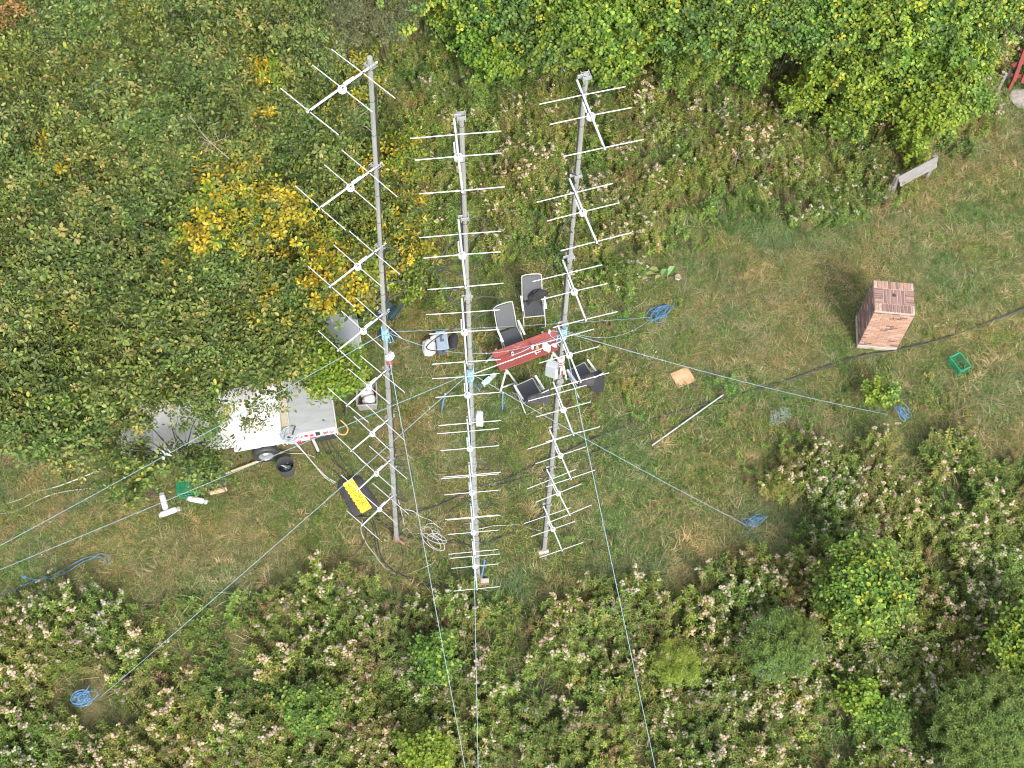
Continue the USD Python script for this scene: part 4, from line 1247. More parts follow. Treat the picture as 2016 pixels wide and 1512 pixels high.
ch_loc = [at_seat(1050.5, 606), at_seat(1006, 662), at_seat(1040, 768), at_seat(1144, 737)]
ch_yaw = [heading(14, 110), heading(48, 105), heading(-62, -104), heading(-70, -104)]
c0 = make_chair("folding chair farthest up the picture, with a black jacket on its seat back", ch_loc[0], ch_yaw[0])
dup(c0, "folding chair with empty seat, upper left of the red table", ch_loc[1], ch_yaw[1])
dup(c0, "folding chair below the red table with a grey jacket over its back", ch_loc[2], ch_yaw[2])
dup(c0, "folding chair right of the rightmost mast, piled with dark clothes", ch_loc[3], ch_yaw[3])


def cloth(name, label, pts, mt, th=.03, seed=0, cat="jacket", n=14, wob=.05):
    """A garment: a sheet through a 3 x 3 net of points, crumpled, with thickness."""
    g = np.array(pts, float).reshape(3, 3, 3)

    def fn(u, v):
        def q(a, b, c, t):
            return a * ((1 - t) * (1 - 2 * t))[:, None] + b * (4 * t * (1 - t))[:, None] + c * (t * (2 * t - 1))[:, None]
        rows = [q(g[i][0], g[i][1], g[i][2], v) for i in range(3)]
        p = q(rows[0], rows[1], rows[2], u)
        k = np.column_stack([u * 3.1, v * 3.1, np.full_like(u, seed)])
        p[:, 2] += wob * (meshkit.fbm(k, 3, seed) - .35) * 2
        p[:, 0] += wob * (meshkit.fbm(k + 9, 3, seed) - .5)
        p[:, 1] += wob * (meshkit.fbm(k + 19, 3, seed) - .5)
        return p
    return simple(name, label, cat, MB().grid(fn, n, n, th), M[mt], smooth=70)


def loc2w(i, p):
    return rotz(ch_yaw[i]) @ np.asarray(p, float) + ch_loc[i]


def on_chair(i, pts):
    return [loc2w(i, p) for p in pts]


cloth("black_jacket", "black jacket slung over the side of the topmost chair's backrest", on_chair(0, [(-.16, .10, .43), (-.10, .22, .50), (-.02, .20, .62), (.06, .16, .52), (.14, .22, .70), (.20, .30, .80), (.24, .12, .62), (.36, .20, .74), (.40, .26, .60)]), "black_cloth", .05, 2)
cloth("grey_jacket", "dark grey jacket draped over the back of the chair below the table", on_chair(2, [(-.25, .38, .62), (-.05, .42, .72), (.22, .38, .66), (-.28, .50, 1.03), (.02, .53, 1.10), (.27, .50, 1.08), (-.24, .62, .55), (-.02, .62, .80), (.36, .55, .92)]), "grey_cloth", .03, 3)
cloth("black_jacket", "black jacket hanging down behind the right-hand chair", on_chair(3, [(-.22, .20, .48), (.0, .28, .62), (.22, .30, .72), (-.26, .44, .90), (.0, .52, 1.06), (.24, .52, 1.10), (-.24, .60, .35), (-.06, .62, .52), (.16, .60, .75)]), "black_cloth", .05, 4)
cloth("grey_jacket", "grey puffy jacket lying on top of the black one on the right-hand chair", on_chair(3, [(.02, .34, .90), (.15, .36, .98), (.30, .34, .98), (.0, .46, 1.06), (.16, .52, 1.16), (.38, .44, 1.10), (.10, .60, .92), (.22, .60, 1.02), (.38, .54, .95)]), "grey_cloth", .05, 5)

ZT = .74
tl, tr, brr, bl = P(966.8, 692, ZT), P(1094, 647.5, ZT), P(1110, 683, ZT), P(984.6, 732.4, ZT)
tc = (tl + tr + brr + bl) / 4
tyaw = math.atan2(((tr - tl) + (brr - bl))[1], ((tr - tl) + (brr - bl))[0])
TL = (np.linalg.norm(tr - tl) + np.linalg.norm(brr - bl)) / 2
TW = (np.linalg.norm(tl - bl) + np.linalg.norm(tr - brr)) / 2
print("table", TL, TW)
tb = Thing("red_table", "long worn red plank table top resting on white trestles between the chairs", "table", (tc[0], tc[1], 0), tyaw)
pw = TW / 3
for k in range(3):
    y = (k - 1) * pw
    tb.part("plank", MB().box((0, y, ZT - .014 + .001 * k), (TL - .01 * k, pw - .012, .028), b=.004), M["red_paint"] if k != 2 else M["red_paint2"])
rr = np.random.default_rng(4)
for k in range(2):
    tb.part("batten", MB().box(((-1 + 2 * k) * TL * .36, 0, ZT - .045), (.07, TW * .9, .03)), M["red_paint2"])
for k in range(16):
    x, y = rr.uniform(-.42, .42) * TL, rr.uniform(-.4, .45) * TW
    tb.part("scuff", MB().box((x, y, ZT + .0025), (rr.uniform(.08, .30), rr.uniform(.008, .022), .003), rotz(rr.normal(0, .08)), b=.001), M["red_scuff"] if k % 3 else M["toolbox_dark"])


def make_trestle(label, loc, yaw):
    t = Thing("trestle", label, "trestle", loc, yaw, "white trestles under the red table")
    t.part("top_beam", MB().box((0, 0, .645), (.05, .74, .06)), M["white_frame"])
    for sx in (-1, 1):
        for sy in (-1, 1):
            t.part("leg", MB().beam((sx * .02, sy * .30, .64), (sx * .25, sy * .47, .0), .045, .03), M["white_frame"])
    for sy in (-1, 1):
        t.part("cross_bar", MB().beam((-.19, sy * .42, .16), (.19, sy * .42, .16), .035, .022), M["white_frame"])
    return t


u = np.array([math.cos(tyaw), math.sin(tyaw), 0])
t0 = make_trestle("white trestle under the table's left end, its splayed legs showing", np.array([tc[0], tc[1], 0]) - u * (TL / 2 - .16), tyaw)
dup(t0, "white trestle under the table's right end, beside the rightmost mast", np.array([tc[0], tc[1], 0]) + u * (TL / 2 - .30), tyaw)


def tabletop(px, py):
    p = P(px, py, ZT); p[2] = ZT + .001
    return p


def bottle(name, label, px, py, r, h, mt, cap, cat="bottle"):
    p = tabletop(px, py)
    t = Thing(name, label, cat, p)
    t.part("body", MB().lathe([(0, 0), (r, .002), (r, h * .62), (r * .9, h * .72), (r * .38, h * .86), (r * .36, h * .9), (0, h * .9)], (0, 0, 0), None, 12), M[mt], smooth=50)
    t.part("cap", MB().lathe([(r * .45, h * .88), (r * .45, h), (0, h)], (0, 0, 0), None, 10), M[cap])


bottle("ketchup_bottle", "small white bottle with a red cap on the red table", 1048.5, 686, .034, .20, "white_plastic", "red_cap")
bottle("glass_jar", "jar with amber contents beside the red-capped bottle", 1057.5, 687, .042, .14, "amber", "clear_jar", "jar")
bottle("white_bottle", "white bottle near the table's upper edge, left of the mast", 1081.5, 656, .03, .17, "white_plastic", "panel_grey")
simple("white_bag", "large white bag lying beside the jars on the red table", "bag", MB().blob(tabletop(1076, 686) + [0, 0, .05], (.10, .13, .06), rotz(.5), 3, .3, 2, 3), M["white_bag"], smooth=60)
simple("paper_cup", "white paper cup near the left half of the red table", "cup", MB().lathe([(0, .0), (.03, 0), (.04, .095), (.036, .095), (.028, .01), (0, .01)], tabletop(1009, 699), None, 14), M["white_cloth"])
simple("white_packet", "crumpled white packet on the table close to the rightmost mast", "packet", MB().blob(tabletop(1091.5, 681) + [0, 0, .03], (.05, .07, .035), rotz(.9), 2, .45, 2.4, 8), M["white_bag"])
simple("clamp_tool", "small white T-shaped clamp on the front of the red table", "clamp", MB().beam(tabletop(1055, 696) + [0, 0, .012], tabletop(1065, 691.5) + [0, 0, .012], .016, .016).beam(tabletop(1053, 693.5) + [0, 0, .012], tabletop(1056.5, 699) + [0, 0, .012], .02, .018), M["white_plastic"])
simple("white_string", "knotted white string trailing along the middle of the red table", "string", MB().tube(spline([tabletop(*q) + [0, 0, .008] for q in ((1010, 699), (1022, 695), (1034, 690), (1040, 686), (1046, 683))], 6), .006, 5), M["white_cloth"])


# ------------------------------------------------------------------ trailer under the trees
def trailer():
    zl = .88
    o = P(662.4, 840.4, zl)
    q = P(595, 853.5, zl)
    yaw = math.atan2((o - q)[1], (o - q)[0]) - .02
    t = Thing("trailer", "long white-topped trailer parked under overhanging branches, grey lid at its right end", "trailer", (o[0], o[1], 0), yaw)
    Wd = 1.55
    L0, L1 = -1.10, -4.95
    t.part("lid", MB().box((L0 / 2 + .02, Wd / 2, zl - .012), (-L0 - .04, Wd, .024), b=.006), M["trailer_grey"])
    t.part("lid_trim", MB().box((-.004, Wd / 2, zl - .02), (.03, Wd + .02, .06)).box((L0 / 2, -.004, zl - .03), (-L0, .03, .05)), M["white_frame"])
    t.part("lid_slope", MB().grid(lambda a, b: np.column_stack([L0 + .02 - a * .16, .0 + b * Wd, zl - .004 - a * .14]), 3, 3, .02), M["edge_tan"])
    t.part("box_body", MB().box((L0 / 2, Wd / 2, .64), (-L0 - .02, Wd - .04, .42)), M["trailer_white"])
    t.part("white_body", MB().box(((L0 + L1) / 2 - .08, Wd / 2 + .11, .53), (L0 - L1 - .16, Wd - .22, .42), b=.03), M["trailer_white"])
    for k in range(5):
        x0 = L0 - .17 - k * .735
        t.part("roof_panel", MB().box((x0 - .365, Wd / 2 + .11, .755), (.725, Wd - .20, .028), b=.008), M["trailer_white"])
    fx = -1.80
    t.part("mudguard", MB().box((fx - .30, .085, .64), (.62, .25, .03), b=.012).box((fx + .30, .085, .62), (.60, .25, .03), roty(.06), b=.012).box((fx, -.035, .615), (1.22, .012, .05)).box((fx + .60, .085, .56), (.03, .25, .11)), M["trailer_white"])
    w = MB()
    R = rotx(math.pi / 2)
    w.lathe([(.17, -.085), (.27, -.09), (.305, -.06), (.312, 0), (.305, .06), (.27, .09), (.17, .085)], (fx + .06, -.06, .31), R, 24)
    wl = t.part("wheel", w, M["black_rubber"], smooth=50)
    t.part("rim", MB().lathe([(0, .07), (.07, .085), (.10, .055), (.165, .07), (.18, .09), (.18, -.05)], (fx + .06, -.06, .31), R, 20), M["steel"], parent=wl, smooth=50)
    t.part("wheel", MB().lathe([(.0, -.085), (.27, -.09), (.305, -.06), (.312, 0), (.305, .06), (.27, .09), (0, .085)], (fx - .12, Wd + .1, .31), R, 20), M["black_rubber"], smooth=50)
    t.part("chassis", MB().box((-2.4, .25, .30), (4.6, .06, .08)).box((-2.4, Wd - .25, .30), (4.6, .06, .08)).box((fx - .1, Wd / 2, .31), (.06, Wd, .06)).beam((L1, .3, .30), (L1 - .9, Wd / 2, .36), .06, .06).beam((L1, Wd - .3, .30), (L1 - .9, Wd / 2, .36), .06, .06), M["dark_iron"])
    bd = t.part("hazard_board", MB().box((-.80, -.020, .68), (.50, .016, .28)).box((-.22, -.020, .76), (.30, .016, .16)), M["white_plastic"])
    # red letter-like marks: rounded U shapes and a box, as on the board
    mk = MB()
    for x, wd in ((-.985, .075), (-.86, .075), (-.27, .085), (-.13, .06)):
        mk.tube(spline([(x - wd / 2, -.030, .80), (x - wd / 2, -.030, .74), (x, -.030, .705), (x + wd / 2, -.030, .74), (x + wd / 2, -.030, .80)], 5), .013, 5)
    mk.box((-.725, -.030, .755), (.085, .008, .085)).box((-.27, -.030, .765), (.05, .008, .06)).box((-.60, -.030, .735), (.085, .008, .10))
    t.part("red_lettering", mk, M["red_sign"], parent=bd)
    t.part("tail_light", MB().box((-.93, -.035, .545), (.115, .05, .105), b=.01), M["red_sign"])
    t.part("tail_light", MB().box((-.60, -.035, .60), (.12, .05, .07), b=.01), M["red_sign"])
    t.part("dark_hatch", MB().box((-.455, -.022, .75), (.10, .014, .17)), M["black_rubber"])
    t.part("jack_leg", MB().tube([(-.60, -.04, .56), (-.55, -.10, .04)], .035, 8), M["white_frame"])
    t.part("handle_bar", MB().beam((-1.02, -.01, zl + .02), (-.93, .20, zl + .02), .028, .022), M["dark_iron"])
    t.part("under_box", MB().box((-.33, .05, .42), (.60, .10, .22)), M["black_rubber"])  # plain black box filling the space below the lid end
    lc = lambda x, y, z: rotz(yaw) @ np.array([x, y, z]) + [o[0], o[1], 0]
    simple("orange_strap", "orange strap looped over the trailer's right corner", "strap", MB().tube(spline([lc(-.02, .12, .92), lc(.0, -.03, .80), lc(.04, -.05, .60), lc(.16, -.06, .55), lc(.24, .02, .62), lc(.20, .08, .78), lc(.12, .14, .90)], 6), .016, 6), M["orange"])
    rr = np.random.default_rng(91)
    n = 150
    xs = rr.uniform(-4.6, -.05, n); ys = np.clip(rr.exponential(.45, n), 0.02, 1.4); ys = 1.48 - ys * .9
    zz = np.where(xs > -1.08, zl + .006, .775)
    base = np.array([lc(x, y, q) for x, y, q in zip(xs, np.where(xs > -1.08, ys, np.maximum(ys, .3)), zz)])
    a = rr.uniform(0, 6.28, n)
    lv, lf = leaves(base, np.column_stack([np.cos(a), np.sin(a), np.full(n, .05)]), np.tile([0, 0, 1.0], (n, 1)) + rr.normal(0, .15, (n, 3)), rr.uniform(.05, .09, n), rr.uniform(.03, .05, n), droop=.05)
    simple("fallen_leaves", "fallen brown and green leaves scattered over the trailer's roof and lid", "leaves", MB().add(lv, lf), M["litter"], kind="stuff", smooth=False)
    BLOCK.append([tuple(pix(lc(x, y, 0))) for x, y in ((.02, -.25), (.02, 1.6), (-5, 1.6), (-5, -.2))])
    return yaw, lc


TY, tl_c = trailer()
simple("wooden_pole", "tan wooden pole propped against the trailer wheel beside the bucket", "pole", MB().tube([P(436, 935, .06), P(500, 911, .10), P(557, 890, .16)], .028, 8), M["tan_wood"])
simple("grey_boulder", "grey stone lump on the ground beside the trailer wheel", "stone", MB().blob(P(540, 873, .1), (.09, .07, .1), None, 2, .3), M["concrete"])


def bucket():
    c = P(566, 928)
    t = Thing("black_bucket", "round dark plastic bucket holding metal oddments, in front of the trailer", "bucket", c)
    h = .36
    t.part("body", MB().lathe([(0, .0), (.165, 0), (.205, h), (.215, h), (.216, h + .014), (.197, h + .014), (.195, h), (.158, .012), (0, .012)], (0, 0, 0), None, 28), M["bucket"])
    r = np.random.default_rng(6)
    mb = MB()
    for _ in range(12):
        a, b = r.uniform(-.11, .11, 2), r.uniform(-.11, .11, 2)
        mb.tube([(*a, .10 + r.uniform(0, .08)), (*b, .12 + r.uniform(0, .12))], .006, 5)
    mb.blob((.06, .03, .14), (.05, .05, .04), None, 2, .5)
    simple("metal_oddments", "bright metal rods and fittings inside the black bucket", "hardware", MB().add(*[x if k else x + c for k, x in enumerate(mb.out())]), M["steel"])
    simple("dark_oddments", "dark tools heaped at the bottom of the bucket", "tools", MB().blob(c + [-.03, -.02, .06], (.12, .11, .06), None, 2, .6, 3), M["toolbox_dark"])
    BLOCK.append([(545, 915), (585, 912), (584, 935), (566, 944), (550, 935)])


bucket()


def cable_reel(): ...


def carton():
    zt = .22
    a, b, c = P(411, 966, zt), P(444.5, 958.5, zt), P(409, 952, zt)
    yaw = math.atan2((b - a)[1], (b - a)[0])
    w = np.linalg.norm(b - a); d = .40
    t = Thing("cardboard_box", "open cardboard box with dark cloth in it, next to the green crates", "box", (a[0], a[1], 0), yaw)
    for nm, cc, s in (("side", (w / 2, 0, zt / 2), (w, .006, zt)), ("side", (w / 2, d, zt / 2), (w, .006, zt)), ("side", (0, d / 2, zt / 2), (.006, d, zt)), ("side", (w, d / 2, zt / 2), (.006, d, zt)), ("bottom", (w / 2, d / 2, .006), (w - .01, d - .01, .006))):
        t.part(nm, MB().box(cc, s, b=.001), M["cardboard"])
    t.part("flap", MB().box((w / 2, -.05, zt - .05), (w, .006, .09), rotx(-.7), b=.001), M["cardboard"])
    f = lambda x, y, z: rotz(yaw) @ np.array([x, y, z]) + [a[0], a[1], 0]
    cloth("dark_bag", "dark grey bag stuffed into the cardboard box", [f(.02, .05, .2), f(.2, .06, .26), f(.36, .04, .2), f(0, .25, .3), f(.2, .25, .42), f(.4, .25, .3), f(.02, .5, .15), f(.25, .55, .2), f(.42, .5, .15)], "grey_cloth", .05, 7, "bag")
    BLOCK.append([(408, 940), (446, 935), (446, 968), (410, 975)])


carton()


# ------------------------------------------------------------------ green crates, bins, packs
def make_crate(label, loc, yaw, R=None):
    t = Thing("green_crate", label, "crate", loc, yaw, "green plastic bottle crates", R=R)
    L, W, H = .46, .32, .27
    g = M["green_plastic"]
    rim = MB()
    for z, hh, th in ((H - .02, .045, .026), (.02, .04, .02)):
        for s in (-1, 1):
            rim.box((0, s * (W / 2 - .008), z), (L, th, hh), b=.005).box((s * (L / 2 - .008), 0, z), (th, W - .03, hh), b=.005)
    t.part("rim", rim, g)
    for s in (-1, 1):
        p = MB()
        for x in np.linspace(-L / 2 + .02, L / 2 - .02, 7):
            p.box((x, s * (W / 2 - .008), H / 2), (.022 if abs(x) > .18 else .014, .012, H - .06), b=.003)
        p.box((0, s * (W / 2 - .008), H * .56), (L - .04, .010, .018), b=.003)
        t.part("side_panel", p, g)
        p = MB()
        for y in np.linspace(-W / 2 + .02, W / 2 - .02, 5):
            p.box((s * (L / 2 - .008), y, H / 2), (.012, .016, H - .06), b=.003)
        p.box((s * (L / 2 - .008), 0, H * .56), (.010, W - .04, .018), b=.003)
        t.part("end_panel", p, g)
    lat = MB()
    for k in np.arange(-.40, .41, .058):
        for sg in (-1, 1):
            pts = []
            for x in (-L / 2 + .015, L / 2 - .015):
                pts.append((x, sg * (x) + k))
            # clip the diagonal to the crate's floor
            xs = [x for x in np.linspace(-L / 2 + .015, L / 2 - .015, 60) if abs(sg * x + k) < W / 2 - .015]
            if len(xs) > 3:
                lat.beam((xs[0], sg * xs[0] + k, .012), (xs[-1], sg * xs[-1] + k, .012), .010, .012, b=.002)
    t.part("base_lattice", lat, g)
    return t


_cr = [(1871, 705.5), (1890.8, 693.2), (1911.4, 719.4), (1890.8, 729)]
cc = sum(P(*q, .27) for q in _cr) / 4
cr0 = make_crate("open green crate standing upright on the grass below the brick pillar", (cc[0], cc[1], .0), yaw_px(_cr[1], _cr[2], .27))
c1 = (P(347.8, 969.5, .27) + P(388, 963, .27) + P(387, 947, .27) + P(348, 950, .27)) / 4
dup(cr0, "upturned green crate with its lattice bottom up, half under the leaves left of the carton", (c1[0], c1[1], .275), yaw_px((347.8, 969.5), (388, 962.5), .27), R=rotx(math.pi))
c2 = P(263, 958, .15)
dup(cr0, "green crate almost hidden by leaves at the left end of the trailer", (c2[0], c2[1] + .1, .0), .3)
BLOCK += [[(346, 950), (390, 945), (392, 975), (350, 982)], [(1868, 708), (1892, 698), (1912, 722), (1888, 738)]]


def make_pack(label, loc, yaw):
    t = Thing("white_pack", label, "pack", loc, yaw, "white wrapped packs by the upturned crate")
    t.part("roll", MB().box((0, 0, .06), (.40, .135, .11), b=.035), M["white_cloth"], smooth=50)
    t.part("wrapper", MB().box((.235, 0, .035), (.075, .12, .05), b=.02).box((-.215, 0, .03), (.04, .10, .04), b=.015), M["film"], smooth=50)
    return t


def yw(a, b):
    return yaw_px(a, b)


pk = make_pack("white wrapped pack lying lowest, its clear wrapper end pointing right", P(333, 1010), yw((314, 1017), (353, 1003)))
dup(pk, "white wrapped pack standing crosswise above the lowest pack", P(324, 991), yw((328, 1003), (320.5, 976)))
dup(pk, "white wrapped pack lying just below the upturned green crate", P(387, 986), yw((372, 981), (404, 987)))


def storage_bin():
    zt = .36
    q = [P(701, 755, zt), P(740, 752, zt), P(742.5, 796, zt), P(703, 797.5, zt)]
    c = sum(q) / 4
    w = (np.linalg.norm(q[1] - q[0]) + np.linalg.norm(q[2] - q[3])) / 2; d = (np.linalg.norm(q[3] - q[0]) + np.linalg.norm(q[2] - q[1])) / 2
    yaw = math.atan2((q[1] - q[0])[1], (q[1] - q[0])[0])
    t = Thing("storage_bin", "grey open storage bin holding white bags, left of the leftmost mast", "bin", (c[0], c[1], 0), yaw)
    k = .86
    def wall(x0, y0, x1, y1):
        return lambda u, v: np.column_stack([(x0 + (x1 - x0) * u) * (k + (1 - k) * v), (y0 + (y1 - y0) * u) * (k + (1 - k) * v), v * zt])
    W2, D2 = w / 2, d / 2
    for a in ((-W2, -D2, W2, -D2), (W2, -D2, W2, D2), (W2, D2, -W2, D2), (-W2, D2, -W2, -D2)):
        t.part("wall", MB().grid(wall(*a), 3, 3, .01), M["grey_bin"])
    t.part("floor", MB().box((0, 0, .01), (w * k, d * k, .015)), M["grey_bin"])
    rm = MB()
    for s in (-1, 1):
        rm.box((0, s * D2, zt), (w + .03, .03, .022), b=.006).box((s * W2, 0, zt), (.03, d - .03, .022), b=.006)
    t.part("rim", rm, M["grey_bin"])
    f = lambda x, y, z: rotz(yaw) @ np.array([x, y, z]) + [c[0], c[1], 0]
    simple("white_bag", "white plastic bag at the back of the grey storage bin", "bag", MB().blob(f(-.02, .10, .22), (.16, .14, .10), rotz(yaw), 3, .35, 2, 4), M["white_bag"], smooth=60)
    simple("white_bag", "white plastic bag at the front of the grey storage bin", "bag", MB().blob(f(.06, -.12, .24), (.17, .15, .10), rotz(yaw + .3), 3, .4, 2, 14), M["white_bag"], smooth=60)
    BLOCK.append([(700, 750), (742, 750), (744, 808), (706, 810)])


storage_bin()


def toolbox():
    zt = .28
    q = [P(857.8, 652, zt), P(881, 649.5, zt), P(882.8, 687.5, zt), P(859, 691, zt)]
    c = sum(q) / 4
    w, d = np.linalg.norm(q[1] - q[0]), np.linalg.norm(q[3] - q[0])
    yaw = math.atan2((q[1] - q[0])[1], (q[1] - q[0])[0])
    t = Thing("toolbox", "blue-grey plastic toolbox with a closed lid, beside the white bag", "toolbox", (c[0], c[1], 0), yaw)
    t.part("body", MB().box((0, 0, .11), (w * .94, d * .95, .22), b=.02), M["toolbox_dark"])
    lid = t.part("lid", MB().box((0, 0, .25), (w, d, .06), b=.02), M["toolbox"])
    t.part("handle", MB().box((0, .06, .287), (.10, .20, .012), b=.004), M["toolbox_dark"], parent=lid)
    t.part("tray_lid", MB().box((.03, .08, .297), (.03, .10, .01), b=.003), M["panel_grey"], parent=lid)
    t.part("rib", MB().box((0, -.15, .284), (w * .8, .012, .008)).box((-w * .35, 0, .284), (.012, d * .8, .008)).box((w * .35, 0, .284), (.012, d * .8, .008)), M["toolbox"], parent=lid)
    t.part("latch", MB().box((.0, -d / 2 - .004, .24), (.05, .014, .06), b=.003), M["black_rubber"])
    simple("black_blob", "rounded black lump on the grass right of the toolbox", "bag", MB().blob(P(893, 672, .10), (.12, .22, .11), None, 2, .35, 2, 6), M["black_cloth"])  # plain rounded black mass beside the toolbox
    simple("copper_can", "small copper-coloured can at the toolbox's lower right corner", "can", MB().lathe([(0, 0), (.035, 0), (.035, .11), (0, .11)], P(882, 699), None, 12), M["amber"])
    b = P(845, 684, .14)
    t2 = Thing("white_sack", "bulging white plastic sack left of the toolbox", "sack", (b[0], b[1], 0))
    t2.part("bag_body", MB().blob(b, (.175, .23, .19), None, 3, .3, 1.6, 2), M["white_bag"], world=True, smooth=70)
    t2.part("tied_neck", MB().blob(b + [.09, .20, .10], (.07, .13, .06), rotz(-.6), 2, .5, 2.5, 5), M["white_bag"], world=True, smooth=70)


toolbox()
pp = P(960, 752)
t = Thing("printed_carton", "white carton with blue-green print lying right of the middle mast", "carton", pp, yaw_px((951, 760), (970, 744)))
t.part("carton_body", MB().box((-.03, 0, .055), (.26, .12, .11), b=.006), M["white_cloth"])
t.part("printed_panel", MB().box((.0, 0, .1125), (.10, .115, .003), b=.001), M["blue_print"])
t.part("torn_end", MB().box((.18, 0, .05), (.17, .11, .09), rotz(.08), b=.01), M["film"])


def make_tubepiece(label, loc, yaw):
    t = Thing("blue_rod", label, "rod", loc, yaw, "blue rods stuck in the grass")
    t.part("rod", MB().tube(spline([(0, 0, 0), (.01, -.05, .2), (.05, -.12, .38), (.09, -.20, .55)], 5), .015, 7), M["blue_tube"])
    t.part("end_cap", MB().tube([(.09, -.20, .55), (.094, -.207, .565)], .018, 7), M["white_plastic"])
    return t


b0 = make_tubepiece("curved blue rod standing in the grass left of the middle mast", P(869, 811), 2.2)
dup(b0, "straight-looking blue rod standing in the grass right of the middle mast", P(988, 811), 2.6)

for (cx, cy), lab in (((722, 632), "teal camping chair half hidden under golden leaves, left of the leftmost mast"), ((768, 628), "teal camping chair just right of the leftmost mast, facing away")):
    base = P(cx, cy)
    if cx == 722:
        cs = Thing("camping_chair", lab, "camping chair", base, math.pi + .25, "teal camping chairs by the trees")
        cs.part("seat", MB().grid(lambda u, v: np.column_stack([(u - .5) * .5, (v - .5) * .46, .42 - .07 * np.sin(np.pi * u)]), 6, 6, .006), M["teal_cloth"], smooth=60)
        cs.part("backrest", MB().grid(lambda u, v: np.column_stack([(u - .5) * .54, .22 + .20 * v + .08 * np.sin(np.pi * u) * v, .40 + .5 * v]), 6, 6, .006), M["teal_cloth"], smooth=60)
        for s in (-1, 1):
            cs.part("leg", MB().tube([(s * .26, -.24, .0), (s * .24, .24, .44), (s * .27, .43, .92)], .010, 6), M["dark_iron"])
            cs.part("leg", MB().tube([(s * .26, .26, .0), (s * .25, -.24, .44), (s * .27, -.25, .62)], .010, 6), M["dark_iron"])
            cs.part("armrest", MB().grid(lambda u, v, s=s: np.column_stack([s * (.25 + .06 * u), -.26 + .56 * v, .62 + .05 * v - .01 * np.sin(np.pi * v)]), 2, 5, .006), M["teal_cloth"], smooth=60)
    else:
        dup(cs, lab, base, math.pi - .55)

# pale board on trestle-like legs next to the trees
zt = .72
q = [P(632, 612, zt), P(697.5, 602.5, zt), P(711.5, 682, zt), P(646, 708, zt)]
c = sum(q) / 4
t = Thing("pale_board_table", "pale grey flat table top jutting out of the foliage left of the leftmost mast", "table", (c[0], c[1], 0), 0)
v = np.array([*q, *[x - [0, 0, .03] for x in q]])
t.part("table_top", MB().add(v, [(3, 2, 1), (3, 1, 0), (4, 5, 6), (4, 6, 7), (0, 1, 5), (0, 5, 4), (1, 2, 6), (1, 6, 5), (2, 3, 7), (2, 7, 6), (3, 0, 4), (3, 4, 7)]), M["panel_grey"], world=True, smooth=False)
t.part("edge_strip", MB().beam(q[1] + [.012, 0, -.01], q[2] + [.012, 0, -.01], .02, .045).beam(q[2] + [0, -.014, -.01], q[3] + [0, -.014, -.01], .02, .045), M["edge_tan"], world=True)
for x in q:
    a = x * .9 + c * .1
    t.part("leg", MB().tube([a - [0, 0, .03], a * [1, 1, 0]], .016, 6), M["white_frame"], world=True)

# ------------------------------------------------------------------ black sheet with the yellow hand-written card
def zoomed(x, y):
    return 660 + x / 17.79, 930 + y / 17.79


